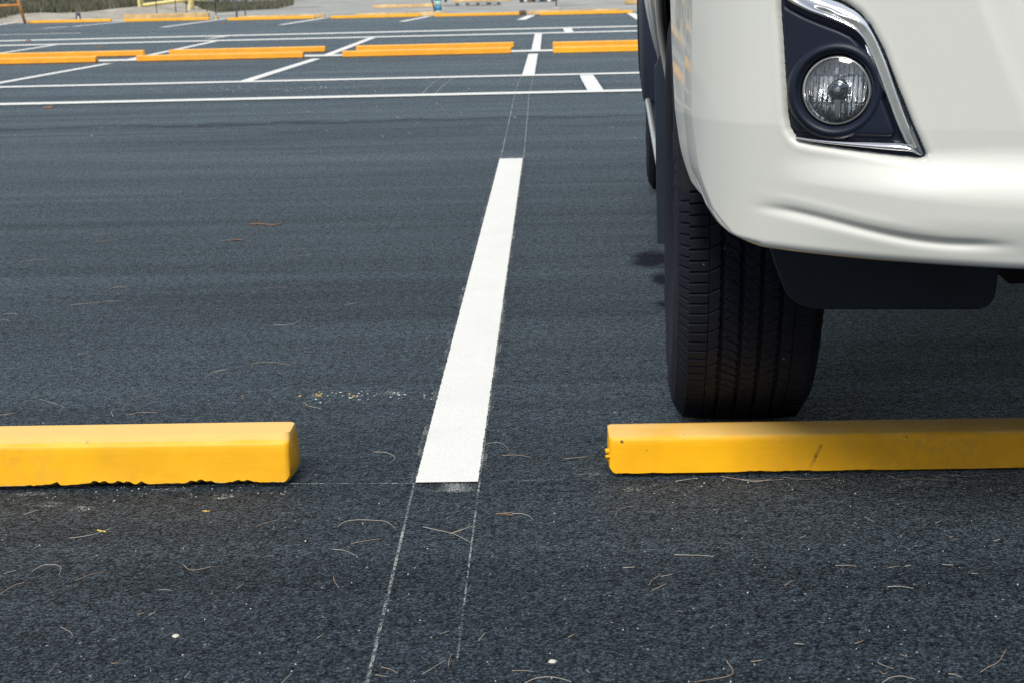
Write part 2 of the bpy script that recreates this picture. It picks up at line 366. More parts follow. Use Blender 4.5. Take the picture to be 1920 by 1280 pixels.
# ------------------------------------------------------------------ wheel stops
def stop_mesh(seed, ragged=.004, L=1.83, H=.065, n=366, D=.105):
    rr = np.random.default_rng(seed)
    pr = [(.004, .0), (.0, .008), (.006, .030), (.0095, .047), (.0112, .054), (.0125, .0582), (.0140, .0612), (.0162, .0633), (.0192, .0644), (.024, H), (.080, H), (.091, .0635), (.096, .060), (.103, .04), (D, .01), (D-.002, 0)]
    sc = H/.065; pr = [(a, b*sc if k else b) for k, (a, b) in enumerate(pr)]
    xs = np.unique(np.r_[np.linspace(0, .014, 7), np.linspace(.014, L-.014, n), np.linspace(L-.014, L, 7)]); n = len(xs); m = len(pr); V = np.zeros((n, m, 3))
    rag = np.convolve(rr.normal(0, 1, n+16), np.ones(3)/3, 'valid')[:n]; rag2 = np.convolve(rr.normal(0, 1, n+60), np.ones(40)/40, 'valid')[:n]
    wav = np.convolve(rr.normal(0, 1, n+60), np.ones(30)/30, 'valid')[:n]
    rg = ragged*.12*np.abs(np.interp(xs, np.linspace(0, L, len(rag)), rag))
    for _ in range(70):
        c0, wd, hh = rr.uniform(0, L), rr.uniform(.004, .028), rr.uniform(.15, 1.)**1.5*ragged
        rg = np.maximum(rg, hh*np.clip(1-((xs-c0)/wd)**2, 0, 1)**.6*(1+.35*np.sin(xs*900+c0*50)))
    rag2 = rag; wav = np.interp(xs, np.linspace(0, L, len(wav)), wav)
    for i, x in enumerate(xs):
        e = min(x, L-x); c = max(0., 1-e/.011)          # eased ends
        for j, (y, z) in enumerate(pr):
            yy = y+(.0065*c**3 if y < .05 else -.004*c**3); zz = z-(.0015*c**3*(z > .03)); xx = x
            if j <= 1: zz = z+rg[i]+(.0008 if j == 0 else 0)+.010*c*c
            if j == 0: yy += .012
            V[i, j] = (xx, yy+wav[i]*.0012, zz)
    Q = gridfaces(n, m, flip=False)
    Vl = V.reshape(-1, 3).tolist(); Fl = [tuple(q) for q in Q.tolist()]
    Fl.append(tuple(range(m))); Fl.append(tuple(range((n-1)*m, n*m))[::-1])
    return Vl, Fl
def make_stop(seed, mat, loc, label, group, ragged=.004, L=1.83, H=.065, name='wheel_stop', D=.105, n=366):
    Vl, Fl = stop_mesh(seed, ragged, L, H, n, D)
    o = mesh(name, Vl, Fl, M[mat], smooth=True, loc=loc); es = o.modifiers.new('crisp_ends', 'EDGE_SPLIT'); es.split_angle = R(42)
    return tag(o, label, 'wheel stop', group)
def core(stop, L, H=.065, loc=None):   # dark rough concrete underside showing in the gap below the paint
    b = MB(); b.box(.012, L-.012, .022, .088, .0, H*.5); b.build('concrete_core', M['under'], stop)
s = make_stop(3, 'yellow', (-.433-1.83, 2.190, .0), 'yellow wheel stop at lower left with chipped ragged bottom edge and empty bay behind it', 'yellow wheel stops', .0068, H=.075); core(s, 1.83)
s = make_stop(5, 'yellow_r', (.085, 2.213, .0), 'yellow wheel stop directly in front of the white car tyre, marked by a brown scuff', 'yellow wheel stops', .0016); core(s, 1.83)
# lumps of dried paint at its left end
b = MB()
for (yy, zz, r) in ((.02, .040, .0045), (.018, .030, .0038), (.030, .035, .003), (.012, .033, .0028)): b.tube([(-.006, yy, zz), (.0, yy+.001, zz), (.005, yy, zz)], r, 8, r*.9)
b.build('paint_drip', M['yellow_r'], s, True)
base2, base2r = None, None
def cheap(src, loc, label, mat=None):
    o = src.copy(); COL.objects.link(o); o.location = loc; o['label'] = label; return o
midz = -.06
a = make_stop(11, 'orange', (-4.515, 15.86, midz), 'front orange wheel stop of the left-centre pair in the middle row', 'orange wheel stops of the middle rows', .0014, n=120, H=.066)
names = [((-2.25, 15.80), 'front orange wheel stop of the pair just left of the central white line, middle row'),
         ((-6.80, 15.90), 'front orange wheel stop cut by the left photo edge in the middle row')]
for (x, y), l in names: cheap(a, (x, y, midz), l)
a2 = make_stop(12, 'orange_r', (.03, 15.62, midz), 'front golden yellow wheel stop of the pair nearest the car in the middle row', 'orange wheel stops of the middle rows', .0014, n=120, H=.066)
for (x, y), l in [((-4.45, 17.02), 'rear orange wheel stop partly hidden behind the left-centre one, middle row'),
                  ((-2.25, 16.95), 'rear orange wheel stop of the pair just left of the central white line, middle row'),
                  ((-6.59, 17.05), 'rear orange wheel stop at far left, its right end showing past the stop before it'),
                  ((.03, 16.75), 'rear orange wheel stop hidden behind the golden yellow one beside the car')]:
    cheap(a, (x, y, midz), l)
far = [(-11.45, 32.1, 'far row orange wheel stop under the tubular orange barrier leg, leftmost'),
       (-9.13, 31.45, 'far row orange wheel stop in front of the pale raised timber beam'),
       (-6.72, 30.6, 'far row orange wheel stop in front of the two grey posts'),
       (-4.49, 30.2, 'far row orange wheel stop just left of the blue banded post'),
       (-2.33, 29.8, 'far row orange wheel stop with the blue banded post at its left end'),
       (-.19, 29.2, 'far row orange wheel stop beside the white car, rightmost in view')]
f0 = None
for k, (x, y, l) in enumerate(far):
    if f0 is None:
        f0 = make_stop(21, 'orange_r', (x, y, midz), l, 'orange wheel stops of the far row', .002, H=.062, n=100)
    else: cheap(f0, (x, y, midz), l)
fd = make_stop(31, 'faded', (-6.55, 30.85, midz), 'faded pale wheel stop just behind the third far orange stop from the left', 'old faded wheel stops', .002, H=.075, n=60)
for x, y, l in [(-4.0, 30.45, 'faded pale wheel stop ending beside the foot of the blue banded post'), (-.42, 29.5, 'faded pale wheel stop behind the rightmost far orange stop'),
                (-4.62, 38.6, 'weathered yellow wheel stop lying alone on the pale concrete left of the blue post'), (-2.9, 44.2, 'weathered yellow wheel stop farthest away on the concrete, right of the blue post')]:
    cheap(fd, (x, y, prof(y)), l)
b = MB(); b.box(0, 1.86, 0, .14, 0, .15); o = bevel(b.build('timber_beam', M['faded'], loc=(-9.30, 32.0, -.065)), .012)
tag(o, 'pale weathered beam lying raised behind an orange wheel stop', 'beam')
b = MB(); b.box(0, .045, 0, .08, 0, .10); o = bevel(b.build('marker_block', M['faded'], loc=(gp(405, 38)[0], 31.2, -.064)), .008); tag(o, 'tiny upright pale orange block beside the end of the pale beam', 'block')
# grey concrete bar with dark notches
g = empty('concrete_bar', gp(833, 13)); tag(g, 'low grey concrete bar with dark notches on the pale concrete right of the blue post', 'concrete bar')
b = MB(); b.box(0, 1.5, 0, .12, 0, .035); b.build('bar_body', M['greyc'], g)
for k in range(5):
    b = MB(); b.box(.30+.27*k, .38+.27*k+.04*(k == 3), -.01, .11, .035, .075); b.build('notch_block', M['dpost'], g)

# ------------------------------------------------------------------ car
CARO = (0.2041287, 2.60, 0); AL = R(2.95)
car = empty('parked_car', CARO, -AL)
tag(car, 'pearl white car parked nose-in at right with round fog lamp and chrome trim', 'car')
EX = np.array([cos(AL), -sin(AL), 0]); EY = np.array([sin(AL), cos(AL), 0]); O3 = np.array(CARO)
def tolocal(P): d = np.asarray(P)-O3; return np.array([d@EX, d@EY, d[..., 2]])
CL = np.array([(CAM-O3)@EX, (CAM-O3)@EY, CAM[2]])
def rloc(px, py): d = ray(px, py); return np.array([d@EX, d@EY, d[2]])
W = 1.86
plan = np.array([(-.022, -.20), (-.016, -.35), (-.008, -.45), (.004, -.53), (.022, -.595), (.045, -.645), (.08, -.69), (.13, -.728), (.19, -.760), (.26, -.788), (.34, -.812), (.45, -.835), (.60, -.856), (.78, -.867), (.93, -.870)])
def catmull(P, n=24):
    P = np.vstack([2*P[0]-P[1], P, 2*P[-1]-P[-2]]); out = []
    for i in range(1, len(P)-2):
        for t in np.linspace(0, 1, n, endpoint=False):
            a, b_, c, d = P[i-1], P[i], P[i+1], P[i+2]
            out.append(.5*((2*b_)+(-a+c)*t+(2*a-5*b_+4*c-d)*t*t+(-a+3*b_-3*c+d)*t**3))
    out.append(P[-2]); return np.array(out)
PC = catmull(plan); seg = np.r_[0, np.cumsum(np.linalg.norm(np.diff(PC, axis=0), axis=1))]; SMAX = seg[-1]
def plan_at(s): return np.stack([np.interp(s, seg, PC[:, 0]), np.interp(s, seg, PC[:, 1])], -1)
def plan_n(s):
    d = plan_at(np.minimum(s+.004, SMAX))-plan_at(np.maximum(s-.004, 0)); d /= np.linalg.norm(d, axis=-1, keepdims=True)
    return np.stack([d[..., 1], -d[..., 0]], -1)      # outward (towards -y / -x)
def px2sz(px, py, off=0.):
    d = rloc(px, py); ss = np.linspace(0.02, SMAX, 6000); P = plan_at(ss)+plan_n(ss)*off
    cr = (P[:, 0]-CL[0])*d[1]-(P[:, 1]-CL[1])*d[0]
    k = np.where(np.diff(np.sign(cr)) != 0)[0]
    k = k[-1]; f = cr[k]/(cr[k]-cr[k+1]); s = ss[k]+(ss[k+1]-ss[k])*f; p = plan_at(np.array([s]))[0]+plan_n(np.array([s]))[0]*off
    t = (p[1]-CL[1])/d[1]; return np.array([s, CL[2]+d[2]*t])
def s_of_x(x): return float(np.interp(x, PC[:, 0], seg))
def s_of_y(y): return float(np.interp(-y, -PC[:, 1], seg))
arch = [(s_of_y(y), z) for y, z in [(-.20, .82), (-.28, .775), (-.36, .715), (-.43, .645), (-.48, .585), (-.52, .535), (-.555, .497)]] + [(s_of_x(x), z) for x, z in [(.022, .482), (.030, .466), (.042, .452), (.062, .443), (.10, .438), (.16, .437), (.28, .435), (.40, .432), (.6, .432), (.93, .432)]]
arch = np.array(arch)
def zb(s): return np.interp(s, arch[:, 0], arch[:, 1])
OPEN = np.array([px2sz(*q) for q in [(1450, 20), (1456.5, 78), (1463, 146), (1471, 221), (1476, 242), (1485, 256.5), (1498, 266), (1524, 272), (1602, 284), (1680, 294), (1724, 299.5), (1733, 298), (1736, 290), (1714, 242), (1680, 161), (1654, 96), (1628, 49.5), (1607.5, 26), (1581.5, 8), (1555, -4), (1524, -12), (1490, -22), (1460, -26), (1449, -14)]])
INNER = np.array([px2sz(*q) for q in [(1452, 2), (1470, 15), (1500, 30), (1530, 42), (1566, 55), (1592, 67), (1610, 84), (1633, 130), (1655, 185), (1670, 222), (1679, 248), (1677, 257), (1666, 261), (1560, 257), (1492, 251), (1480, 242), (1474, 215), (1466, 146), (1459, 78)]])
def sdf(P, poly):
    d = np.full(len(P), 1e9); inside = np.zeros(len(P), bool); n = len(poly)
    for i in range(n):
        a, b_ = poly[i], poly[(i+1) % n]; e = b_-a; w = P-a
        t = np.clip((w@e)/(e@e), 0, 1); d = np.minimum(d, np.linalg.norm(w-t[:, None]*e, axis=1))
        c = ((a[1] > P[:, 1]) != (b_[1] > P[:, 1])) & (P[:, 0] < (b_[0]-a[0])*(P[:, 1]-a[1])/((b_[1]-a[1]) or 1e-12)+a[0]); inside ^= c
    return np.where(inside, -d, d)
def sst(a, b_, x): t = np.clip((x-a)/(b_-a), 0, 1); return t*t*(3-2*t)
LN1, LN2 = px2sz(1835, 0), px2sz(1925, 230)
CZ = np.array([.86, .76, .60, .53, .48, .45, .438]); CS = np.array([s_of_y(-.555), s_of_y(-.56), s_of_y(-.59), s_of_y(-.615), s_of_x(.048), s_of_x(.075), s_of_x(.10)])
def disp(s, z):
    """outward relief of the bumper skin: ledge, tuck, groove, arch lip, grille crease, lamp opening"""
    d = np.zeros_like(s)
    xs = np.interp(s, seg, PC[:, 0])
    fade = sst(.10, .30, xs); f2 = sst(.085, .16, xs)
    zc = .545+.0*xs; hw = .020+.018*sst(.15, .40, xs)
    d += .023*fade*(1-sst(zc-hw, zc+hw, z))            # ledge steps out
    d -= .010*fade*(1-sst(.430, .495, z))              # lower face tucks back under
    gz = .492-.030*sst(.10, .34, xs); gw = .0062
    g = np.exp(-((z-gz)/gw)**2)*f2; d -= .0050*g*(1-sst(.34, .42, xs))
    d += .0006*np.exp(-((z-gz-.017)/.005)**2)*f2*(1-sst(.25, .36, xs))
    zbv = zb(s); e = z-zbv; d -= .006*np.clip(1-e/.012, 0, 1)**2
    # arch lip facet
    A = arch[(arch[:, 0] < s_of_x(.14))]; P = np.stack([s, z], -1).reshape(-1, 2); dist = np.full(len(P), 1e9)
    for a, b_ in zip(A[:-1], A[1:]):
        ee = b_-a; w = P-a; t = np.clip((w@ee)/(ee@ee), 0, 1); dist = np.minimum(dist, np.linalg.norm(w-t[:, None]*ee, axis=1))
    dist = dist.reshape(s.shape); wv = .030*(1-sst(.035, .10, xs)); d -= np.maximum(0, .010-dist)*.3
    sc_ = np.interp(z, CZ[::-1], CS[::-1]); gap = np.clip(sc_-s, 0, .05); d -= gap*(.10+.22*(1-sst(.45, .56, z)))
    # crease towards the grille
    e = LN2-LN1; n = np.array([-e[1], e[0]]); n /= np.linalg.norm(n); sd = (s-LN1[0])*n[0]+(z-LN1[1])*n[1]
    if n[0] < 0: sd = -sd
    d -= .030*sst(-.004, .050, sd)
    sp = sdf(P, OPEN).reshape(s.shape)
    d -= .017*(1-sst(-.0035, .0035, sp)) + .0022*(1-sst(0, .012, sp)) * (sp > 0)
    d += .0008*np.exp(-((sp-.007)/.004)**2)
    return d
def surf(s, z, off):
    p = plan_at(s); n = plan_n(s); lean = np.interp(z, [.43, .60, .78, .86], [0, .0, -.012, -.03])
    return np.stack([p[..., 0]+n[..., 0]*(off+lean), p[..., 1]+n[..., 1]*(off+lean), z], -1)
sv = np.r_[np.arange(0, .98, .0021), np.linspace(.98, SMAX, 24)]; sv = sv[sv <= SMAX]; tv = np.linspace(0, 1, 200)
S, T = np.meshgrid(sv, tv, indexing='ij'); Z = zb(S)+(.86-zb(S))*T
Vb = surf(S, Z, disp(S, Z)); nS, nT = S.shape
V1 = Vb.reshape(-1, 3); Q1 = gridfaces(nS, nT)
V2 = V1.copy(); V2[:, 0] = W-V2[:, 0]; Q2 = Q1[:, ::-1]+len(V1)
LC = px2sz(1564, 171)
hole = np.hypot(S.ravel()-LC[0], Z.ravel()-LC[1]) < .0440
keep = ~hole[Q1].any(1); Q1 = Q1[keep]; Q2 = Q2[keep]
bump_o = mesh('front_bumper', np.vstack([V1, V2]), np.vstack([Q1, Q2]), M['paint'], car, True)
sm = bump_o.modifiers.new('thickness', 'SOLIDIFY'); sm.thickness = .003; sm.offset = -1

def patch(name, poly, off_fn, mat, margin, parent, step=.0022, mirror=True):
    lo, hi = poly.min(0)-margin-.002, poly.max(0)+margin+.002
    a = np.arange(lo[0], hi[0], step); c = np.arange(lo[1], hi[1], step); A, B = np.meshgrid(a, c, indexing='ij')
    P = np.stack([A, B], -1).reshape(-1, 2); sd = sdf(P, poly); V = surf(P[:, 0], P[:, 1], off_fn(P, sd)); Q = gridfaces(len(a), len(c))
    Q = Q[(sd[Q] < margin).all(1) & (np.hypot(P[:, 0]-LC[0], P[:, 1]-LC[1]) > .0450)[Q].all(1)]; used = np.unique(Q); mp = np.zeros(len(V), int); mp[used] = np.arange(len(used))
    V, Q = V[used], mp[Q]
    o = mesh(name, V, Q, mat, parent, True)
    return o, V, Q
ins, Vp, Qp = patch('fog_lamp_surround', OPEN, lambda P, sd: np.full(len(P), -.0105), M['plastic'], .0015, car)
pan, _, _ = patch('inner_panel', INNER, lambda P, sd: -.0125+.0085*(1-sst(-.0045, .0005, sd)), M['plastic'], .0015, ins, .0018)
def ribbon(name, pairs, crest, edge, mat, parent, nn=9, bias=.5):
    O_ = [px2sz(*p[0]) for p in pairs]; I_ = [px2sz(*p[1]) for p in pairs]
    O_ = catmull(np.array(O_), 8); I_ = catmull(np.array(I_), 8); n = len(O_); V = []
    for k in range(n):
        end = min(1., min(k, n-1-k)/4.)
        for j in range(nn):
            w = j/(nn-1); p = O_[k]*(1-w)+I_[k]*w
            h = edge+(crest-edge)*(sin(pi*w**(math.log(.5)/math.log(bias)))**.7)*(.35+.65*end)
            V.append(surf(np.array([p[0]]), np.array([p[1]]), h)[0])
        V.append(surf(np.array([I_[k][0]]), np.array([I_[k][1]]), -.014)[0])
    V = np.array(V); return mesh(name, V, gridfaces(n, nn+1, flip=True), mat, parent, True)
pr1 = [((1500, -18), (1452, -16)), ((1530, -11), (1466, 2)), ((1555, 0), (1500, 21)), ((1587, 12), (1545, 38)), ((1612, 31), (1590, 56)), ((1627, 52), (1611, 71)), ((1641, 76), (1623, 90)), ((1659, 115), (1638, 123)), ((1679, 167), (1656, 170)), ((1700, 221), (1676, 223)), ((1718, 264), (1692, 258)), ((1730, 293), (1704, 275))]
ribbon('chrome_trim', pr1, .003, -.0095, M['chrome'], ins, 13, .84)
pr2 = [((1487, 252), (1489, 258)), ((1498, 253.5), (1500, 264)), ((1550, 259), (1550, 271.5)), ((1602, 263), (1602, 277)), ((1650, 265), (1650, 282)), ((1680, 266), (1682, 285)), ((1702, 270), (1708, 287)), ((1716, 284), (1728, 294))]
ribbon('chrome_trim', [(b_, a) for a, b_ in pr2], .0, -.0085, M['chrome'], ins, 11, .32)
pr3 = [((1620, 84), (1616, 88)), ((1640, 118), (1631, 121)), ((1655, 152), (1645, 156)), ((1668, 186), (1662, 189))]
ribbon('chrome_trim', pr3, -.002, -.0085, M['chrome'], ins, 5, .6)

# fog lamp: bezel, reflector, bulb shield, lens.  built on +z then turned to face forward
def make_lamp(px, py):
    s0, z0 = px2sz(px, py); c = surf(np.array([s0]), np.array([z0]), -.004)[0]
    n = plan_n(np.array([s0]))[0]; fw = np.array([n[0]*.72, n[1], 0.05]); fw /= np.linalg.norm(fw)
    sx = np.cross([0, 0, 1.], fw); sx /= np.linalg.norm(sx); sy = np.cross(fw, sx)
    def tr(V): V = np.asarray(V, float); return c+V[:, :1]*sx+V[:, 1:2]*sy+V[:, 2:3]*fw
    def lathe(prof, n=96, mod=None):
        V = [(r*cos(2*pi*k/n), r*sin(2*pi*k/n), z) for r, z in prof for k in range(n)]; V = np.array(V)
        if mod: V = mod(V)
        m = len(prof); Fq = np.array([(i*n+k, i*n+(k+1) % n, (i+1)*n+(k+1) % n, (i+1)*n+k) for i in range(m-1) for k in range(n)])
        return tr(V), Fq
    V, Q = lathe([(.0635, -.008), (.0615, -.002), (.0590, .0022), (.0560, .0050), (.053, .0060), (.0505, .0054), (.0478, .0030), (.0458, -.001), (.0445, -.008), (.044, -.013), (.0435, -.03)])
    bez = mesh('lamp_bezel', V, Q, M['plastic'], ins, True)
    def flutes(V):
        x = V[:, 0]; r = np.hypot(V[:, 0], V[:, 1]); ph = x/.0062; V = V.copy()
        fl_ = np.floor(ph).astype(int); bd = np.floor((V[:, 1]+.05)/.034).astype(int); hsh = np.sin(fl_*12.9898+bd*78.233)*43758.5; hsh = (hsh-np.floor(hsh))-.35
        V[:, 2] -= .20*V[:, 1]*(r < .0385)
        V[:, 2] -= .40*hsh*(((V[:, 1]+.05) % .034)-.017)*(r > .013)*(r < .0385)
        V[:, 2] += -.0028*np.abs(((ph) % 1)-.5)*2*(r > .011)*(r < .0385) + .0003*np.sin(V[:, 1]/.004+np.floor(ph)*2.1)*(r < .0385)*(r > .011)
        return V
    prof = [(.0425, -.006)] + [(r, -.024+.006*(r/.041)**2) for r in np.linspace(.041, .004, 48)]
    V, Q = lathe(prof, 192, flutes); mesh('reflector', V, Q, M['reflector'], ins, False)
    V, Q = lathe([(.0001, -.0115), (.0035, -.0112), (.0048, -.0125), (.0055, -.0122), (.0078, -.0126), (.0085, -.0145), (.0096, -.0142), (.0118, -.0150), (.0128, -.0165), (.0130, -.024)], 64)
    mesh('bulb_shield', V, Q, M['silver_dark'], ins, True)
    V, Q = lathe([(.0001, -.0095), (.0015, -.0098), (.0030, -.0108), (.0042, -.0125)], 32); mesh('shield_cap', V, Q, M['whitep'], ins, True)
    b_ = MB(); b_.box(-.0035, .0035, -.039, -.012, -.0175, -.0150); b_.V = [tuple(v) for v in tr(b_.V)]; b_.build('shield_leg', M['silver'], ins)
    V, Q = lathe([(.0432, -.006), (.0425, -.0035), (.0405, -.0030)], 96); mesh('lens_rim', V, Q, M['silver'], ins, True)
    V, Q = lathe([(.0420, -.0040), (.038, -.0015), (.030, .0010), (.020, .0026), (.010, .0035), (.0001, .0038)], 96); mesh('lamp_lens', V, Q, M['glass'], ins, True)
    # moulded fine ribs round the lower right of the lens
    b_ = MB(); V = []
    for k, a in enumerate(np.radians(np.arange(-110, 25, 1.5))):
        w = R(.45); wd = .0052*math.sin((math.degrees(a)+110)/135*pi)**.5+.0012
        for aa, h in ((a-w, -.0045), (a, -.0030), (a+w, -.0045)):
            for r in (.0402-wd, .0402): V.append((-r*cos(aa) if False else r*cos(aa), r*sin(aa), h))
        q = len(V)-6; b_.F += [(q, q+1, q+3, q+2), (q+2, q+3, q+5, q+4)]
    b_.V = [tuple(v) for v in tr(V)]; b_.build('lens_ribs', M['silver'], ins)
t = NT('dark_mirror_cap'); t.color(t.ramp(t.noise(9), [(.3, (.16, .19, .24)), (.7, (.34, .37, .40))])); t.setb(Roughness=.18, Metallic=.9); M['silver_dark'] = t.m
make_lamp(1564, 171)
# mirror the whole lamp assembly to the other front corner
def mirror_tree(o, parent):
    me = o.data.copy(); n = len(me.vertices); co = np.empty(n*3); me.vertices.foreach_get('co', co); co = co.reshape(-1, 3); co[:, 0] = W-co[:, 0]
    me.vertices.foreach_set('co', co.ravel()); me.flip_normals(); me.update()
    c = bpy.data.objects.new(o.name.split('.')[0], me); COL.objects.link(c); c.parent = parent
    for ch in list(o.children): mirror_tree(ch, c)
    return c
mirror_tree(ins, car)

# tyre
def tyre_mesh():
    HW = .1215; half = [(-.131+.030, .236), (-.131+.016, .250), (-.131+.007, .270), (-.131+.001, .290), (-.131, .306), (-.131+.0015, .322), (-.131+.005, .338), (-.131+.0085, .3465), (-.131+.0078, .3495), (-.131+.0105, .3520), (-.131+.0150, .3570), (-.131+.0205, .3635), (-.131+.0265, .3690), (-.131+.0310, .3718)]
    half = [(-.1215+(a+.131)*.70, b_) for a, b_ in half]
    def rt(u): return .380-.0052*(abs(u)/.1)**2.4
    us = np.unique(np.round(np.concatenate([np.linspace(-.0995, .0995, 120)]+[np.array([c-.0042, c-.0034, c-.0028, c, c+.0028, c+.0034, c+.0042]) for c in (-.0465, -.0155, .0155, .0465)]+[np.array([c-.0013, c-.0007, c, c+.0007, c+.0013]) for c in (-.068, .068)]), 5))
    P = half+[(u, rt(u)) for u in us]+[(-a, b_) for a, b_ in half[::-1]]; P = np.array(P); nP = len(P)
    dense = np.linspace(-pi/2-.10, -pi/2+R(118), 820); coarse = np.linspace(dense[-1], dense[0]+2*pi, 262)[1:-1]
    ang = np.r_[dense, coarse]; nA = len(ang)
    A, U = np.meshgrid(ang, P[:, 0], indexing='ij'); Rr = np.tile(P[:, 1], (nA, 1)).astype(float); Xx = U.copy()
    arc = A*.38; au = np.abs(U); tread = au <= .0996
    dep = np.zeros_like(U)
    for c in (-.0465, -.0155, .0155, .0465):
        zig = .0006*np.sign(np.sin(arc/.018*2*pi)); dep = np.maximum(dep, .0075*(1-sst(.0028, .0042, np.abs(U-c+zig))))
    def line(v, pitch, wd, amt): q = np.abs((v/pitch+.5) % 1-.5)*pitch; return amt*(1-sst(wd*.5, wd, q))
    sg = np.sign(U); pit = .38*2*pi/130
    sh = au > .050
    dep = np.maximum(dep, (au > .069)*line(arc+.05*au+.25*pit*(sg > 0), pit, .0019, .0046))
    dep = np.maximum(dep, sh*(au <= .069)*line(arc+.05*au+.5*(au-.069)+.25*pit*(sg > 0), 2*pit, .0015, .0035))
    dep = np.maximum(dep, (np.abs(au-.068) < .0009)*.003)
    mr = (au > .0185)*(au < .0435)
    dep = np.maximum(dep, mr*line(arc-.55*(U*sg-.031)*1.0, pit, .0014, .0034))
    dep = np.maximum(dep, mr*(au > .031)*line(arc+.55*(U*sg-.031)+.4*pit, 2*pit, .0013, .0028))
    dep = np.maximum(dep, (au < .0125)*line(arc-.8*np.abs(U), pit, .0012, .0022))
    dep *= tread; Rr -= dep
    shr = (~tread) & (Rr > .3565); q = np.abs(((arc+.02*0)/pit+.5) % 1-.5)*pit      # shoulder lugs run over the edge
    Rr -= shr*.0028*(1-sst(.0012, .0024, q)); Xx += -np.sign(U)*shr*.0016*(1-sst(.0012, .0024, q))*-1*-1
    # raised lettering band on the side wall: irregular blocks
    lr = np.random.default_rng(4); cuts = np.sort(lr.uniform(-pi, 2*pi, 150)); on = lr.random(151) > .42
    idx = np.searchsorted(cuts, A); band = (Rr > .2935) & (Rr < .325) & (au > .11)
    Xx += np.sign(U)*band*on[idx]*.0013
    Y = Rr*np.cos(A); Zz = Rr*np.sin(A); Y = -Y       # dense arc faces -y
    Zz = np.maximum(Zz, -.3755+.0)
    V = np.stack([Xx, Y, Zz], -1).reshape(-1, 3); Q = gridfaces(nA, nP, wrap=True); return V, Q
TV, TQ = tyre_mesh()
def rim_mesh():
    b_ = MB(); n = 64
    prof = [(.232, -.10), (.236, -.085), (.222, -.08), (.205, -.06), (.200, .06), (.222, .09), (.236, .10)]
    V = [(z, r*cos(2*pi*k/n), r*sin(2*pi*k/n)) for r, z in prof for k in range(n)]; m = len(prof)
    b_.add(V, [(i*n+k, i*n+(k+1) % n, (i+1)*n+(k+1) % n, (i+1)*n+k) for i in range(m-1) for k in range(n)])
    for k in range(6):
        a = 2*pi*k/6
        for da in (-.13, .13):
            c1 = (-.085, .05*cos(a), .05*sin(a)); c2 = (-.082, .215*cos(a+da), .215*sin(a+da)); b_.tube([c1, c2], .017, 8, .013)
    b_.tube([(-.098, 0, 0), (-.04, 0, 0)], .058, 32); b_.tube([(-.04, 0, 0), (-.03, 0, 0)], .17, 32)
    return b_
def make_wheel(x, y, rz):
    w = rim_mesh().build('wheel', M['silver'], car, True, (x, y, .3752)); w.rotation_euler = (0, 0, rz)
    return w
w0 = make_wheel(.1275, 0, 0); ty = mesh('tyre', TV, TQ, M['rubber'], w0, True)
for x, y, rz in ((.1275, 2.80, 0), (W-.1275, 0, pi), (W-.1275, 2.80, pi)):
    w = w0.copy(); COL.objects.link(w); w.location = (x, y, .3752); w.rotation_euler = (0, 0, rz)
    c = ty.copy(); COL.objects.link(c); c.parent = w

# black parts low down
def extr(poly, y0, y1, mat, name, parent=car, bev=.004, mirror=True):
    """polygon in (x,z) given depth in y"""
    n = len(poly); V = [(x, y0, z) for x, z in poly]+[(x, y1, z) for x, z in poly]
    Fc = [tuple(range(n))[::-1], tuple(range(n, 2*n))]+[(i, (i+1) % n, n+(i+1) % n, n+i) for i in range(n)]
    o = mesh(name, V, [f[::-1] for f in Fc], mat, parent); bevel(o, bev) if bev else None; return o
def rounded(pts, r=.03, n=6):
    out = []; m = len(pts)
    for i in range(m):
        p, a, b_ = np.array(pts[i][:2]), np.array(pts[i-1][:2]), np.array(pts[(i+1) % m][:2]); rr = pts[i][2] if len(pts[i]) > 2 else r
        if rr == 0: out.append(tuple(p)); continue
        da = (a-p)/np.linalg.norm(a-p)*rr; db = (b_-p)/np.linalg.norm(b_-p)*rr
        for k in range(n+1):
            t = k/n; out.append(tuple((1-t)**2*(p+da)+2*t*(1-t)*p+t*t*(p+db)))
    return out
fl = rounded([(.125, .50, 0), (.137, .403, 0), (.172, .305, .045), (.466, .303, .028), (.470, .36, 0), (.470, .50, 0)])
for mir in (0, 1):
    P = [((W-x) if mir else x, z) for x, z in fl]; P = P[::-1] if mir else P
    extr(P, -.505, -.495, M['flap'], 'air_deflector', bev=.003)
mf = [(.000, .30), (-.006, .30), (-.010, .595), (.004, .632), (.20, .64), (.20, .30)]
for mir in (0, 1):
    for yy in (.49,):
        P = [((W-x) if mir else x, z) for x, z in [(-.004, .22)]+mf[2:5]+[(.20, .20)]]; P = P[::-1] if mir else P
        extr(P, yy, yy+.02, M['flap'], 'mud_flap', bev=.002)
def liner(yc, mir, sgn):
    n = 28; V = []
    for k in range(n+1):
        a = R(-10)+R(178)*k/n
        for x, r in ((.012, .455), (.03, .50), (.34, .50), (.34, .0)): V.append(((W-x) if mir else x, yc+r*cos(a), .38+r*sin(a)))
    mesh('wheel_arch_liner', V, gridfaces(n+1, 4), M['under'], car, True)
for mir in (0, 1):
    liner(0, mir, 1); liner(2.8, mir, 1)
b = MB(); b.box(.345, W-.345, -.66, 3.45, .455, .52); b.box(.12, W-.12, -.68, -.50, .460, .48); b.box(.34, W-.34, -.80, -.66, .458, .478); b.box(.19, W-.19, .52, 2.28, .20, .455); b.box(.40, W-.40, .10, .52, .23, .455); b.box(.45, W-.45, 2.35, 3.5, .24, .455); b.box(.50, W-.50, -.45, .45, .33, .455); b.box(.05, W-.05, .55, 2.25, .36, .50); b.box(.10, W-.10, -.69, -.55, .50, .62); b.box(.50, .56, -.62, -.5, .36, .455)
b.build('underbody', M['under'], car)
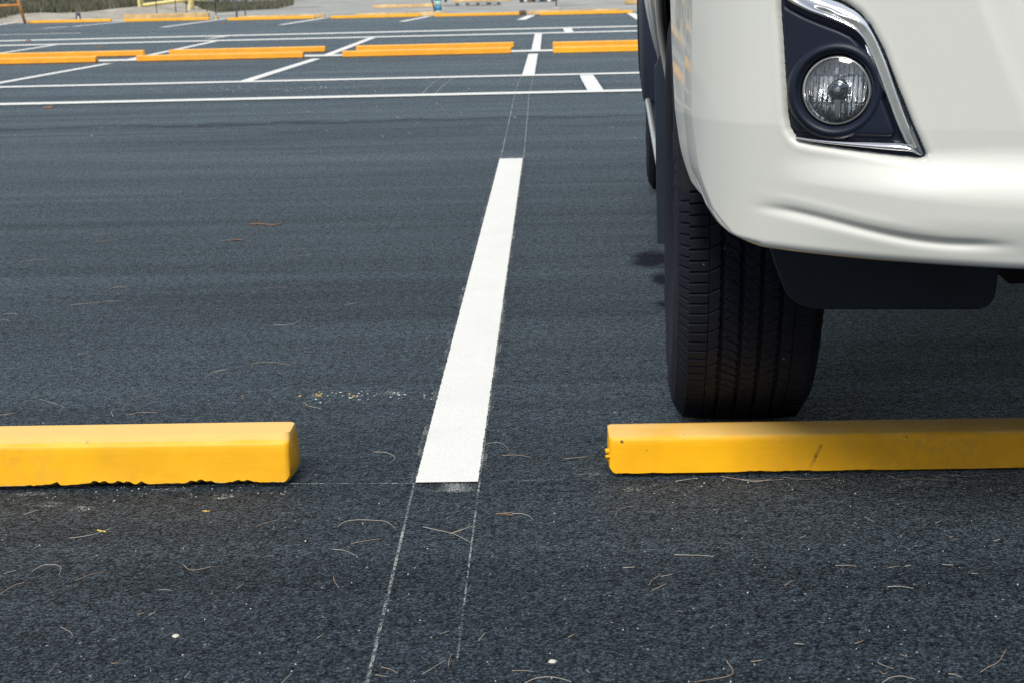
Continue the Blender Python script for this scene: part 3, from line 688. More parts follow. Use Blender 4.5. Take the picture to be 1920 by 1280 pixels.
for yc in (0, 2.8):
    b = MB(); b.tube([(.15, yc, .375), (W-.15, yc, .375)], .04, 12); b.build('axle', M['under'], car)
# rear arch flare (black) that stands just proud of the tyre
for mir in (0, 1):
    n = 30; V = []
    for k in range(n+1):
        a = R(-2)+R(184)*k/n; tp = sin(pi*k/n)**.4
        for x, r in ((.03, .445), (-.010-.014*tp, .40), (-.012-.018*tp, .43), (-.006-.006*tp, .50), (.03, .53)): V.append(((W-x) if mir else x, 2.8+r*cos(a), .38+r*sin(a)))
    Q = gridfaces(n+1, 5); mesh('arch_flare', V, Q if not mir else Q[:, ::-1], M['plastic'], car, True)
# running boards with a pale trim edge
for mir in (0, 1):
    b = MB(); sx = (lambda x: W-x) if mir else (lambda x: x)
    x0, x1 = sorted((sx(.012), sx(.16))); b.box(x0, x1, .60, 2.36, .325, .362); rb = bevel(b.build('running_board', M['plastic'], car), .008)
    b = MB(); b.tube([(sx(.020), .56, .352), (sx(.006), .62, .360), (sx(.003), 1.5, .366), (sx(.002), 2.30, .369), (sx(.010), 2.42, .372), (sx(.09), 2.44, .374)], .0085, 10); b.build('trim_strip', M['silver'], rb, True)
# body side
yy = np.linspace(-.52, 3.72, 250); zt = np.linspace(0, 1, 46)
def zlow(y):
    z = .452
    for yc in (0, 2.8):
        d = abs(y-yc)
        if d < .475: z = max(z, .38+math.sqrt(max(0, .475**2-d*d)))
    if y < -.1: z = max(z, .80+.065*min(1, max(0, (-.1-y)/.3)))
    return z
def side_x(y, z):
    x = np.interp(z, [.45, .50, .56, .62, .70, .80, .90, 1.00, 1.10], [.060, .040, .026, .014, .002, -.004, -.002, .006, .030])
    x += .03*np.clip((y-3.2)/.5, 0, 1)**2 + .022*np.clip((-.1-y)/.42, 0, 1)**2 - .012*np.clip((.1-y)/.3, 0, 1)*np.clip((.95-z)/.1, 0, 1)
    for yc in (0, 2.8):
        d = math.hypot(y-yc, z-.38); x -= .012*math.exp(-((d-.49)/.035)**2)
    return x
for mir in (0, 1):
    V = []
    for y in yy:
        zl = zlow(y)
        for t_ in zt:
            z = zl+(1.10-zl)*t_; x = side_x(y, z); V.append(((W-x) if mir else x, y, z))
    Q = gridfaces(len(yy), len(zt)); o = mesh('side_panel', V, Q[:, ::-1] if not mir else Q, M['paint'], car, True)
    m_ = o.modifiers.new('thickness', 'SOLIDIFY'); m_.thickness = .012; m_.offset = -1 if not mir else -1
    for y0, y1 in ((.66, 1.55), (1.57, 2.42)):
        b = MB(); xh = side_x(y1, .96); x0, x1 = sorted(((W-xh+.02) if mir else xh-.02, (W-xh+.045) if mir else xh-.045)); b.box(x0, x1, y1-.22, y1-.06, .95, .975); h = bevel(b.build('door_handle', M['chrome'], car), .006)
for mir in (0, 1):
    sx = (lambda x: W-x) if mir else (lambda x: x)
    b = MB(); x0, x1 = sorted((sx(-.17), sx(.03))); b.box(x0, x1, .74, .86, 1.10, 1.25); bevel(b.build('door_mirror', M['paint'], car), .035, 4)
# bonnet, roof, glass, headlights, grille, rear
def loft(name, rows, mat, parent=car, flip=False):
    n = len(rows); m = len(rows[0]); V = [p for r_ in rows for p in r_]; return mesh(name, V, gridfaces(n, m, flip=flip), mat, parent, True)
xs = np.linspace(0, 1, 21)
def across(y, z, inset, crown, dz=0): return [(inset+(W-2*inset)*t_, y, z+crown*(1-(2*t_-1)**2)+dz) for t_ in xs]
loft('bonnet', [[(x_[0], x_[1]+.16*(2*t_-1)**2*(i < 3)*(1-i*.3), x_[2]) for x_, t_ in zip(across(y, z, ins_, .035), xs)] for i, (y, z, ins_) in enumerate([(-.835, .90, .20), (-.82, .96, .13), (-.76, 1.02, .08), (-.55, 1.07, .05), (-.2, 1.10, .035), (.2, 1.12, .03), (.55, 1.13, .03)])], M['paint'])
loft('windscreen', [across(y, z, i_, .02) for y, z, i_ in [(.55, 1.13, .06), (.85, 1.36, .12), (1.15, 1.60, .20), (1.32, 1.70, .24)]], M['window'])
loft('roof', [across(y, z, i_, .035) for y, z, i_ in [(1.32, 1.70, .22), (1.6, 1.76, .22), (2.4, 1.78, .22), (3.2, 1.74, .23), (3.5, 1.69, .25)]], M['paint'])
loft('rear_window', [across(y, z, i_, .02) for y, z, i_ in [(3.5, 1.69, .25), (3.62, 1.45, .14), (3.70, 1.12, .06)]], M['window'])
loft('tailgate', [across(y, z, i_, .0) for y, z, i_ in [(3.70, 1.12, .06), (3.76, .95, .03), (3.76, .62, .03)]], M['paint'])
loft('rear_bumper', [across(y, z, i_, .0) for y, z, i_ in [(3.76, .62, .02), (3.84, .60, .02), (3.84, .44, .04), (3.72, .40, .06)]], M['paint'])
for mir in (0, 1):
    sx = (lambda x: W-x) if mir else (lambda x: x)
    V = [(sx(x_), y, z) for y, z0, z1, a, c_ in [(.60, 1.08, 1.13, .03, .06), (1.32, 1.09, 1.70, .025, .24), (2.3, 1.10, 1.76, .025, .23), (3.5, 1.10, 1.69, .05, .25)] for x_, z in ((a, z0), ((a+c_)/2, (z0+z1)/2), (c_, z1))]
    Q = gridfaces(4, 3); mesh('side_window', V, Q if mir else Q[:, ::-1], M['window'], car, True)
    hs = np.linspace(s_of_y(-.50), s_of_x(.44), 40); V = []
    for s_ in hs:
        f_ = (s_-hs[0])/(hs[-1]-hs[0])
        for z in np.linspace(.855, .965+.14*(1-f_), 6): V.append(surf(np.array([s_]), np.array([z]), -.004-.022*(z-.86)/.1)[0])
    V = np.array(V); V[:, 0] = [sx(x_) for x_ in V[:, 0]]; Q = gridfaces(40, 6)
    mesh('headlight', V, Q if not mir else Q[:, ::-1], M['silver_dark'], car, True)
b = MB()
for k in range(4): b.box(.46, W-.46, -.84, -.80, .865+.028*k, .880+.028*k)
bevel(b.build('grille', M['chrome'], car), .004)
b = MB(); b.box(.44, W-.44, -.80, -.76, .86, .99); b.build('grille_backing', M['under'], car)

# ------------------------------------------------------------------ background
# sand bank at top left
n1, n2 = 40, 30; V = []
for i in range(n1):
    for j in range(n2):
        x = -22+13.5*i/(n1-1); y = 32.6+12*j/(n2-1); e = sst(0., 1.8, y-32.6-.4*sin(x))*sst(0, 2.2, -8.6-x+ -.0)
        z = -.07+e*(.085+.006*(y-32.6)+.028*sin(x*1.7+y)+.022*sin(x*3.1-y*1.3)); V.append((x, y, z))
tag(mesh('sand_bank', V, gridfaces(n1, n2, flip=True), M['sand'], smooth=True), kind='structure')
def bankz(x, y): return -.07+float(sst(0., 1.8, y-32.6-.4*sin(x))*sst(0, 2.2, -8.6-x))*(.085+.006*(y-32.6)+.028*sin(x*1.7+y)+.022*sin(x*3.1-y*1.3)) if x < -8.5 and y < 44.6 else -.05
# dry grass (one mass)
V = []; Fc = []
def blade(x, y, z, h, w):
    a = random.uniform(0, 2*pi); lx, ly = random.gauss(0, .25)*h, random.gauss(0, .25)*h; b0 = len(V)
    V.extend([(x-w*cos(a), y-w*sin(a), z), (x+w*cos(a), y+w*sin(a), z), (x+lx, y+ly, z+h)]); Fc.append((b0, b0+1, b0+2))
for _ in range(34000):
    px = random.uniform(-80, 560); y0 = np.interp(px, [-80, 0, 60, 120, 180, 230, 290, 350, 420, 530, 560], [33.5, 34, 36.2, 38.2, 38.6, 40, 43.5, 45, 38.5, 41, 46])
    y = y0+abs(random.gauss(0, 1))*4.5+random.uniform(-.5, .3)*(px < 300)
    x = (px-1029)/2700*y; h = random.uniform(.08, .34)*(1 if px < 300 else .45)
    if y > 60: continue
    blade(x, y, bankz(x, y), h, random.uniform(.012, .03))
tag(mesh('dry_grass', V, Fc, M['grass']), kind='stuff')
# shrubs beyond: clumps of leaves on stems
def shrub(x, y, w, h, label, seed):
    rr = random.Random(seed); e = empty('shrub', (x, y, -.06)); tag(e, label, 'shrub', 'dark shrubs behind the sand bank')
    b = MB()
    for k in range(7):
        a = rr.uniform(0, 2*pi); b.tube([(0, 0, 0), (w*.2*cos(a), w*.2*sin(a), h*.4), (w*.4*cos(a), w*.4*sin(a), h*.8)], .035, 6, .01)
    b.build('stem', M['wood'], e)
    V = []; Fq = []
    cl = [(rr.gauss(0, w*.28), rr.gauss(0, w*.22), rr.uniform(.12, .95)*h, rr.uniform(.18, .4)*min(w, h)) for _ in range(26)]
    for cx, cy, cz, cr in cl:
        for _ in range(110):
            u = np.array([rr.gauss(0, 1) for _ in range(3)]); u /= np.linalg.norm(u); q = np.array([cx, cy, cz])+u*cr*rr.uniform(.5, 1.); q[2] = max(q[2], .03)
            a1 = np.array([rr.gauss(0, 1) for _ in range(3)]); a1 /= np.linalg.norm(a1); a2 = np.cross(a1, u); a2 /= np.linalg.norm(a2)+1e-6; L_ = rr.uniform(.05, .10)
            b0 = len(V); V += [tuple(q-a1*L_), tuple(q+a2*L_*.45), tuple(q+a1*L_), tuple(q-a2*L_*.45)]; Fq.append((b0, b0+1, b0+2, b0+3))
    mesh('foliage', V, Fq, M['leaf'], e)
shrub(-15.0, 39.8, 1.8, 1.6, 'dense dark shrub behind the orange tubular barrier at far left', 1)
shrub(-15.4, 46.5, 3.8, 2.6, 'dark shrub behind the dry grass, right of the orange barrier leg', 2)
shrub(-12.6, 50.5, 3.6, 2.8, 'dark shrub at top left standing straight behind the small dark bollard', 3)
shrub(-15.4, 56.5, 4.2, 3.0, 'tall dark shrub farthest back at top left', 4)
shrub(-12.4, 55.0, 3.2, 2.4, 'dark shrub just left of the pale yellow trestle', 5)
shrub(-10.0, 58.0, 3.6, 2.4, 'dark shrub behind the pale yellow trestles', 6)
# unseen trees added behind the camera to close off the low sky
def added_tree(x, y, w, h, label, seed):
    rr = np.random.default_rng(seed); e = empty('added_tree', (x, y, 0)); tag(e, label, 'added_tree', 'unseen trees added to block the low sky')
    b = MB(); b.tube([(0, 0, 0), (.1, 0, h*.3), (.05, .1, h*.85)], .16, 10, .04)
    for k in range(9):
        a = rr.uniform(0, 2*pi); z0 = h*rr.uniform(.15, .6); b.tube([(.08, 0, z0), (w*.25*cos(a), w*.25*sin(a), z0+.4), (w*.45*cos(a), w*.45*sin(a), z0+.7)], .05, 6, .015)
    b.build('trunk', M['wood'], e)
    cl = np.stack([rr.normal(0, w*.25, 60), rr.normal(0, w*.18, 60), rr.uniform(.10, .95, 60)*h], 1); n = 7000
    c = cl[rr.integers(0, 60, n)]; u = rr.normal(size=(n, 3)); u /= np.linalg.norm(u, axis=1, keepdims=True); q = c+u*(.75*rr.uniform(.3, 1, n))[:, None]; q[:, 2] = np.maximum(q[:, 2], .1)
    a1 = rr.normal(size=(n, 3)); a1 /= np.linalg.norm(a1, axis=1, keepdims=True); a2 = np.cross(a1, u); a2 /= np.linalg.norm(a2, axis=1, keepdims=True)+1e-6; L_ = rr.uniform(.09, .17, n)[:, None]
    V = np.stack([q-a1*L_, q+a2*L_*.5, q+a1*L_, q-a2*L_*.5], 1).reshape(-1, 3); mesh('crown', V, np.arange(4*n).reshape(-1, 4), M['leaf'], e)
for k in range(8): added_tree(-15+4.3*k+random.uniform(-.4, .4), -11.5+random.uniform(-.8, .8), 5.4, random.uniform(3.8, 5.2), 'one of the unseen leafy trees added behind the camera to block low sky', 90+k)
# barriers and posts
def P3(px, py, Y):      # world point on the pixel ray at distance Y
    d = ray(px, py); return CAM+d*(Y/d[1])
e = empty('tubular_barrier', (CAM+ray(47, 40)*(31.95/ray(47, 40)[1]))*np.array([1, 1, 0])+np.array([0, 0, -.06])); tag(e, 'orange tubular steel barrier with slanting leg at the top left corner', 'barrier')
b = MB(); b.tube([(0, 0, 0), (-.24, 0, 1.15)], .032, 10); b.build('leg', M['obar'], e, True)
b = MB(); b.tube([(-.1, .0, .40), (-2.1, .0, .38)], .028, 10); b.build('rail', M['obar'], e, True)
b = MB(); b.tube([(-.24, 0, 1.13), (-2.0, 0, 1.11)], .028, 10); b.build('rail', M['obar'], e, True)
b = MB(); b.tube([(-2.15, 0, 0), (-1.95, 0, 1.13)], .032, 10); b.build('leg', M['obar'], e, True)
def trestle(pA, pB, Y, hA, label, tilt):
    A = P3(*pA, Y); B = P3(*pB, Y); A[2] = B[2] = prof(Y); L_ = B[0]-A[0]; e = empty('timber_trestle', A); tag(e, label, 'trestle', 'pale yellow timber trestles')
    for x0, sgn in ((0, 1), (L_, -1)):
        for dy in (-.25, .25):
            b = MB(); b.tube([(x0, dy, 0), (x0-sgn*.10, 0, hA)], .042, 4); b.build('leg', M['ybar'], e)
    b = MB(); b.tube([(.0, -.03, tilt[0]), (L_, -.03, tilt[1])], .055, 4); b.build('rail', M['ybar'], e)
    b = MB(); b.tube([(-.1, 0, hA), (L_+.1, 0, hA)], .05, 4); b.build('rail', M['ybar'], e)
trestle((268, 23), (357, 15), 40.5, .85, 'pale yellow timber trestle with a sloping lower rail', (.18, .32))
trestle((361, 14), (386, 13), 45.0, .85, 'narrow pale yellow trestle just right of the sloping-rail one', (.22, .22))
def post(px, py, Y, h, r, mat, label, grp='thin metal posts beyond the far stops', name='metal_post', foot=True):
    p = P3(px, py, Y); e = empty(name, (p[0], Y, prof(Y))); tag(e, label, 'post', grp)
    b = MB(); b.tube([(0, 0, 0), (0, 0, h)], r, 8); b.build('shaft', M[mat], e, True)
    if foot: b = MB(); b.box(-.06, .06, -.05, .05, 0, .012); b.build('foot_plate', M[mat], e)
for k, (px, py, Y, h, r, mt, l) in enumerate([(294, 23, 34.0, 1.2, .010, 'dpost', 'thin dark post, leftmost of the dark posts beyond the pale beam'), (330, 23, 34.0, 1.2, .010, 'dpost', 'thin dark post, second from left beyond the pale beam'),
        (350, 22, 34.4, 1.2, .009, 'dpost', 'thin dark post beside the right leg of the sloping-rail trestle'), (405, 30, 32.5, 1.2, .011, 'dpost', 'thin dark post standing by the right end of the pale beam'),
        (388, 21, 35.5, .5, .008, 'dpost', 'short thin dark post with a foot, right of the narrow trestle'), (444, 28.5, 32.6, 1.3, .022, 'gpost', 'thick grey galvanised post, left of a pair'), (460, 28, 32.8, 1.3, .015, 'gpost', 'slimmer grey galvanised post, right of a pair')]):
    post(px, py, Y, h, r, mt, l)
# small bollard with pale label and thin rod
p = P3(147, 35, 33.2); e = empty('small_bollard', (p[0], 33.2, -.05)); tag(e, 'small dark bollard with a white patch and thin rod in front of the sand', 'bollard')
b = MB(); b.tube([(0, 0, 0), (0, 0, .17)], .055, 14); b.build('body', M['dpost'], e, True)
b = MB(); b.box(.0, .035, -.060, -.050, .02, .10); b.build('patch', M['whitep'], e); b = MB(); b.tube([(0, 0, .17), (0, 0, .46)], .006, 6); b.build('rod', M['gpost'], e)
# blue banded post, leaning rod
p = P3(822, 23, 33.3); e = empty('banded_post', (p[0], 33.3, -.06)); tag(e, 'blue and pale teal banded post standing behind the far wheel stops', 'post')
b = MB(); b.tube([(0, 0, .0), (0, 0, .045)], .078, 20); b.build('band', M['teal'], e, True); b = MB(); b.tube([(0, 0, .045), (0, 0, .14)], .080, 20); b.build('band', M['blue'], e, True)
b = MB(); b.tube([(0, 0, .14), (0, 0, .26)], .076, 20); b.build('band', M['teal'], e, True); b = MB(); b.tube([(0, 0, .26), (0, 0, .75)], .078, 20, .07); b.build('band', M['blue'], e, True)
p = P3(813, 23, 33.2); b = MB(); b.tube([(0, 0, 0), (-.01, 0, .12), (-.10, 0, .5)], .016, 8); tag(b.build('leaning_rod', M['dpost'], loc=(p[0]+.02, 33.2, -.06)), 'thin dark rod leaning left beside the blue banded post', 'rod')
p = P3(835, 4, 33.4); b = MB(); b.tube([(0, 0, 0), (.02, 0, .10), (.03, 0, .30)], .035, 10, .05); tag(b.build('dark_sack', M['dpost'], loc=(p[0], 33.4, .16)), 'dark bundle hanging on the right side of the blue banded post', 'bundle')
# thin post on pale foot
p = P3(1043, 17, 33.9); e = empty('signpost', (p[0], 33.9, -.06)); tag(e, 'thin dark post on a pale concrete foot beyond the far stops', 'post')
b = MB(); b.lathe([(.0001, .055), (.05, .055), (.11, .03), (.13, 0)], 16); b.build('concrete_foot', M['conc'], e); b = MB(); b.tube([(0, 0, .05), (0, 0, 1.1)], .014, 8); b.build('shaft', M['dpost'], e, True)
b = MB(); b.box(-.035, .035, -.03, .03, .185, .23); b.build('collar', M['dpost'], e)
# heap of dark debris
p = gp(1004, 4); e = empty('debris_heap', p); tag(e, 'low heap of dark and pale debris at the far end of the concrete', 'debris')
for k in range(9):
    b = MB(); x = -.45+.11*k; b.box(x, x+random.uniform(.08, .16), -.1, .1, .0, random.uniform(.05, .16)); o = b.build('scrap', M[['dpost', 'whitep', 'brown', 'dpost', 'greyc', 'dpost'][k % 6]], e); bevel(o, .015)
for px, l in ((977, 'left brown stone in the gap between the two right far orange stops'), (983, 'right brown stone in the gap between the two right far orange stops')):
    p = P3(px, 29, 29.7); b = MB(); b.lathe([(.0001, .10), (.03, .095), (.042, .06), (.038, 0)], 9); tag(b.build('brown_stone', M['brown'], loc=(p[0], 29.75, -.062)), l, 'stone', 'brown stones')
p = gp(1190, 8); b = MB(); b.box(-.25, .5, -.1, .1, 0, .16); tag(bevel(b.build('pale_block', M['faded'], loc=p), .02), 'pale buff block on the concrete just left of the car, far back', 'block')
def rock(px, py, r, mat, label, cat, name, grp=None, sq=.55):
    bm = []; p = gp(px, py); b = MB(); n = 14
    rr = random.Random(px*7+py); f_ = [rr.uniform(.8, 1.15) for _ in range(n)]; pf = [(1., .0), (1.05, .35), (.8, .75), (.4, .98), (.0, 1.)]
    V = [(r*a*f_[k]*cos(2*pi*k/n), r*a*f_[k]*.85*sin(2*pi*k/n), r*sq*z*rr.uniform(.9, 1.1)) for a, z in pf for k in range(n)]
    b.add(V, [(i*n+k, i*n+(k+1) % n, (i+1)*n+(k+1) % n, (i+1)*n+k) for i in range(4) for k in range(n)]); o = b.build(name, M[mat], smooth=True, loc=p); return tag(o, label, cat, grp)
rock(330, 1192, .0048, 'stone', 'small round cream pebble on the asphalt at lower left', 'pebble', 'pebble')
rock(1036, 1240, .0048, 'stone', 'small buff pebble near the bottom edge, right of the chalk lines', 'pebble', 'pebble')
rock(437, 13, .09, 'whitep', 'white crumpled scrap on the ground beside the two grey posts', 'litter', 'paper_scrap'); rock(523, 8, .08, 'whitep', 'white crumpled scrap lying right of the grey posts at the grass edge', 'litter', 'paper_scrap')
rock(187, 90, .05, 'brownleaf', 'brown leaf pair on the asphalt before the far left row', 'leaf', 'dead_leaf', sq=.3); rock(418, 44, .06, 'brownleaf', 'brown crumpled leaf below the third far wheel stop gap', 'leaf', 'dead_leaf', sq=.3)
rock(53, 78, .06, 'brownleaf', 'pale brown leaf at far left between two white lines', 'leaf', 'dead_leaf', sq=.3); rock(91, 203, .04, 'brownleaf', 'brown leaf just below the nearer long white line at left', 'leaf', 'dead_leaf', sq=.3)

# ------------------------------------------------------------------ litter close by
def needle(pts, r=.00055, mat='needle', label=None):
    P = [gp(*q, dz=.0012) for q in pts]; P = np.array(P); c = P.mean(0); c[2] = 0; Pn = catmull(P, 5) if len(P) > 2 else P
    Pn = Pn-c; Pn[:, 2] += np.linspace(0, .0015, len(Pn)); b = MB(); b.tube(list(Pn), r, 4, r*.6)
    o = b.build('pine_needle', M[mat], loc=c)
    return tag(o, label or 'thin dry pine needle lying on the asphalt', 'pine needle', 'pine needles scattered on the asphalt')
def zz(ox, oy, pts, k=3.3687): return [(ox+x/k, oy+y/k) for x, y in pts]
N = []
for q in [[(20, 590), (60, 580), (103, 573)], [(0, 717), (95, 662), (155, 650)], [(200, 573), (270, 537), (340, 533), (385, 552), (375, 598)], [(480, 632), (560, 600), (665, 577)], [(440, 363), (520, 355), (600, 340), (690, 310)],
          [(1158, 530), (1195, 563), (1250, 566), (1345, 547)], [(385, 925), (440, 955), (457, 980), (447, 1003)], [(870, 848), (910, 838)], [(940, 850), (985, 832)], [(305, 1220), (360, 1160)], [(1165, 1245), (1205, 1207)], [(705, 1155), (750, 1157)], [(1000, 690), (1050, 692), (1085, 702)], [(1490, 685), (1540, 655)], [(150, 215), (240, 190)]]:
    N.append(zz(0, 900, q))
for q in [[(0, 290), (60, 270), (145, 252)], [(515, 290), (560, 262), (640, 250), (760, 255), (825, 265), (880, 305)], [(600, 398), (680, 385), (780, 374)], [(480, 433), (560, 445), (632, 480)], [(490, 605), (497, 640), (527, 685)],
          [(1055, 292), (1150, 315), (1260, 345), (1365, 403)], [(1220, 335), (1290, 318), (1345, 290), (1345, 265)], [(1230, 332), (1300, 312), (1368, 293)], [(790, 1178), (850, 1195), (897, 1225)], [(1050, 1222), (1110, 1190), (1197, 1138)], [(1215, 1170), (1222, 1130), (1240, 1100)], [(1405, 1010), (1448, 965)], [(1160, 968), (1220, 956)], [(385, 995), (425, 975)], [(160, 1280), (222, 1227)], [(1515, 210), (1617, 206)], [(755, 1225), (830, 1245)]]:
    N.append(zz(480, 900, q))
for q in [[(0, 207), (60, 210), (110, 228), (132, 253)], [(655, 220), (665, 195), (700, 175), (765, 165)], [(1025, 468), (1120, 472), (1230, 478), (1275, 487)], [(865, 660), (885, 630), (942, 597)], [(942, 605), (1010, 598)], [(885, 692), (930, 675), (975, 657)], [(700, 550), (775, 552)],
          [(0, 1200), (80, 1203), (140, 1215)], [(80, 1278), (150, 1250), (240, 1243), (320, 1258), (375, 1278)], [(1357, 1145), (1392, 1190), (1383, 1232), (1270, 1258), (1150, 1278)], [(1250, 932), (1275, 922)], [(355, 990), (395, 975)], [(470, 1195), (490, 1220)], [(1045, 822), (1085, 835)], [(1310, 655), (1322, 672)], [(1510, 1143), (1580, 1141)]]:
    N.append(zz(960, 900, q))
for q in [[(612, 230), (672, 268)], [(425, 537), (500, 538), (560, 548)], [(755, 670), (840, 671), (920, 687)], [(760, 550), (830, 545)], [(865, 541), (900, 540)], [(1060, 268), (1095, 257)], [(205, 362), (240, 350)], [(105, 663), (152, 638)], [(1425, 382), (1465, 376)], [(1140, 357), (1175, 357)], [(165, 1028), (228, 1040)], [(545, 1030), (600, 1018)], [(690, 1148), (735, 1172), (792, 1195)],
          [(837, 1097), (870, 1118)], [(720, 1278), (770, 1248), (840, 1239), (930, 1262)], [(705, 1200), (728, 1224), (755, 1218)], [(1140, 1220), (1180, 1228), (1220, 1252)], [(1340, 1210), (1390, 1180), (1460, 1145), (1503, 1070)], [(325, 893), (355, 905)], [(1285, 587), (1325, 592)], [(1100, 530), (1170, 540)]]:
    N.append(zz(1440, 900, q))
for q in [[(120, 308), (220, 296), (330, 293)], [(655, 497), (720, 470), (800, 470), (800, 485)], [(440, 580), (600, 567), (700, 557), (805, 562)], [(20, 638), (120, 636)], [(0, 675), (45, 675), (65, 690)], [(1297, 1033), (1350, 1000), (1440, 985)], [(773, 1255), (785, 1215), (850, 1165), (935, 1152), (965, 1168)], [(715, 1280), (703, 1250), (730, 1235)], [(800, 1272), (880, 1258), (1000, 1260)], [(250, 1170), (340, 1198), (400, 1222), (373, 1252)],
          [(600, 180), (740, 170)], [(590, 140), (710, 128)], [(1130, 268), (1150, 237)], [(370, 785), (410, 750)], [(485, 890), (545, 885)], [(1170, 645), (1190, 665)], [(0, 1272), (90, 1262)]]:
    N.append(zz(0, 400, q))
for q in [[(30, 177), (90, 170), (150, 170)], [(205, 520), (300, 485), (370, 470), (460, 472)], [(380, 708), (470, 705), (540, 685), (560, 655)], [(245, 975), (255, 950), (370, 940), (490, 962)], [(870, 605), (880, 620)], [(460, 283), (560, 268), (610, 268)], [(830, 580), (915, 568)], [(575, 1220), (568, 1190), (600, 1165)], [(575, 1190), (600, 1215), (680, 1235)], [(5, 1003), (90, 985)]]:
    N.append(zz(400, 400, q))
for q in [[(700, 353), (760, 325), (830, 318), (880, 340), (905, 375)], [(860, 402), (950, 400), (1010, 410), (1055, 420)], [(0, 378), (90, 385), (145, 420), (110, 455)], [(370, 458), (450, 443)], [(528, 548), (570, 535), (650, 530)], [(1270, 425), (1430, 415)], [(860, 255), (875, 265), (865, 280)]]:
    N.append(zz(700, 740, q, 3.556))
for q in [[(1050, 635), (1200, 660), (1380, 672), (1540, 665)], [(1180, 655), (1320, 680), (1450, 660)], [(1530, 640), (1700, 662), (1900, 648)], [(700, 672), (860, 655)]]:
    N.append(zz(1100, 740, q, 4.174))
for q in [[(560, 800), (700, 850), (870, 830)], [(880, 835), (1020, 848), (1200, 862)], [(1040, 830), (1090, 800), (1180, 800), (1210, 830)], [(1180, 800), (1350, 815), (1480, 808)], [(560, 820), (760, 800), (950, 795)], [(1000, 800), (1150, 850)]]:
    N.append(zz(1560, 740, q, 5.333))
for q in [[(485, 315), (580, 325), (590, 350)], [(850, 335), (940, 320), (1100, 325), (1160, 350)], [(0, 1005), (85, 1000)], [(235, 1150), (330, 1140), (420, 1110)], [(440, 985), (560, 965), (740, 995)], [(620, 1075), (710, 1055)], [(315, 825), (380, 795), (450, 805)]]:
    N.append(zz(1520, 540, q, 4.8))
for k, q in enumerate(N): needle(q, .00052 if k % 3 else .0004, 'needle' if k % 2 else 'needle_pale')
# twigs and husks
def twig(pts, r, mat, label, cat, name):
    P = np.array([gp(*q, dz=r) for q in pts]); c = P.mean(0); c[2] = 0; b = MB(); Pn = list((catmull(P, 5) if len(P) > 2 else P)-c); b.tube(Pn, r, 6, r*.7)
    tag(b.build(name, M[mat], loc=c, smooth=True), label, cat)
twig([(468, 421), (490, 420), (510, 422), (530, 420)], .0026, 'brownleaf', 'reddish brown curled leaf lying flat left of the long white stripe', 'leaf', 'dead_leaf')
twig([(436, 451), (447, 450), (454, 451)], .0035, 'brownleaf', 'small brown seed pod lying left of the reddish brown leaf', 'seed pod', 'dry_seed_pod')
twig([(183, 993), (191, 995), (199, 996)], .0014, 'fleck_y', 'tiny orange husk below the left wheel stop', 'husk', 'seed_husk')
twig([(380, 957), (387, 957.5), (394, 957)], .0010, 'fleck_y', 'tiny orange sliver under the right part of the left wheel stop', 'husk', 'seed_husk')
twig([(935, 962), (950, 963), (962, 965)], .0016, 'brownleaf', 'short brown twig fragment right of the stripe end', 'twig', 'twig')
# flecks of dry paint: uncountable
V = []; Fc = []; Vy = []; Fy = []
def fleck(px, py, r, L=None):
    VV, FF = L; p = gp(px, py); n = random.randint(4, 6); b0 = len(VV); a0 = random.uniform(0, 6.28); h = random.uniform(.0006, .0018)
    VV.append((p[0], p[1], p[2]+h*1.4))
    for k in range(n):
        rr = r*random.uniform(.5, 1.2); a = a0+2*pi*k/n; VV.append((p[0]+rr*cos(a), p[1]+rr*.8*sin(a), p[2]+h*.3))
    for k in range(n): FF.append((b0, b0+1+k, b0+1+(k+1) % n))
for _ in range(270): fleck(random.uniform(-20, 1940), random.uniform(420, 1290), random.uniform(.0005, .0013), (V, Fc))
for _ in range(55): fleck(random.uniform(0, 560), 905+abs(random.gauss(6, 18)), random.uniform(.0005, .0018), (V, Fc))
for _ in range(32): fleck(random.uniform(1150, 1920), 895+abs(random.gauss(4, 16)), random.uniform(.0006, .0018), (V, Fc))
for _ in range(38): fleck(random.gauss(680, 70), random.gauss(741, 5), random.uniform(.001, .003), (V, Fc))
for _ in range(60): fleck(random.uniform(150, 1210), random.uniform(155, 260), random.uniform(.004, .009), (V, Fc))
for _ in range(70): fleck(random.gauss(500, 120), random.gauss(167, 3), random.uniform(.004, .010), (V, Fc))
for _ in range(14): fleck(random.choice([565, 600, 598, 605, 450, 660]) + random.gauss(0, 4), random.gauss(741, 3), random.uniform(.0015, .004), (Vy, Fy))
tag(mesh('paint_flecks', V, Fc, M['fleck']), kind='stuff'); tag(mesh('yellow_paint_flecks', Vy, Fy, M['fleck_y']), kind='stuff')

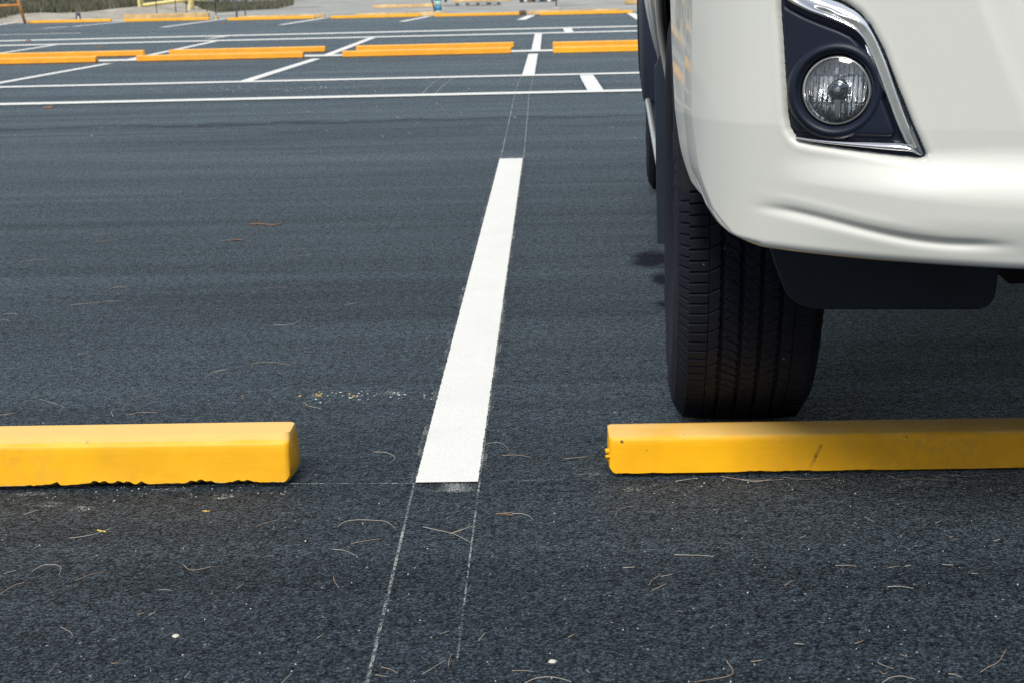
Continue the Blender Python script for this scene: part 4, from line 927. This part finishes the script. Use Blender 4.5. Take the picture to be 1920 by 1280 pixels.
# ------------------------------------------------------------------ light, world, camera
EL, AZ = R(53), R(198)   # sun direction: azimuth from +Y clockwise
w = bpy.data.worlds.new('World'); SC.world = w; w.use_nodes = True; nt = w.node_tree; bg = nt.nodes['Background']
sky = nt.nodes.new('ShaderNodeTexSky'); sky.sky_type = 'NISHITA'; sky.sun_disc = False; sky.sun_elevation = EL; sky.sun_rotation = AZ
sky.air_density = 1.0; sky.dust_density = .8; sky.ozone_density = 1.0
hs = nt.nodes.new('ShaderNodeHueSaturation'); hs.inputs['Saturation'].default_value = .45; hs.inputs['Value'].default_value = 1.0
nt.links.new(sky.outputs[0], hs.inputs['Color']); tcw = nt.nodes.new('ShaderNodeTexCoord'); sx_ = nt.nodes.new('ShaderNodeSeparateXYZ'); nt.links.new(tcw.outputs['Generated'], sx_.inputs[0])
mr = nt.nodes.new('ShaderNodeMapRange'); nt.links.new(sx_.outputs[2], mr.inputs[0]); mr.inputs[1].default_value = 0; mr.inputs[2].default_value = 1; mr.inputs[3].default_value = 1.05; mr.inputs[4].default_value = 1.35   # overcast sky: brighter overhead
vm = nt.nodes.new('ShaderNodeVectorMath'); vm.operation = 'SCALE'; nt.links.new(hs.outputs[0], vm.inputs[0]); nt.links.new(mr.outputs[0], vm.inputs['Scale']); nt.links.new(vm.outputs[0], bg.inputs[0]); bg.inputs[1].default_value = .078
sl = bpy.data.lights.new('sun', 'SUN'); sl.energy = 2.25; sl.angle = R(20); sl.color = (1, .97, .90); so = bpy.data.objects.new('sun', sl); COL.objects.link(so)
from mathutils import Vector, Matrix
dirv = Vector((sin(AZ)*cos(EL), cos(AZ)*cos(EL), sin(EL))); so.rotation_euler = dirv.to_track_quat('Z', 'Y').to_euler()
cd = bpy.data.cameras.new('camera'); co = bpy.data.objects.new('camera', cd); COL.objects.link(co); SC.camera = co
cd.sensor_width = 36; cd.lens = F/1920*36; cd.clip_start = .05; cd.clip_end = 3000
mm = Matrix([[_r[0], _u[0], -_f[0], CAM[0]], [_r[1], _u[1], -_f[1], CAM[1]], [_r[2], _u[2], -_f[2], CAM[2]], [0, 0, 0, 1]]); co.matrix_world = mm
cd.dof.use_dof = True; cd.dof.focus_distance = 2.35; cd.dof.aperture_fstop = 14
SC.view_settings.view_transform = 'Standard'; SC.view_settings.look = 'None'; SC.view_settings.exposure = 0.53; SC.view_settings.gamma = 1
SC.cycles.max_bounces = 8; SC.cycles.use_denoising = True; SC.cycles.denoising_prefilter = 'NONE'
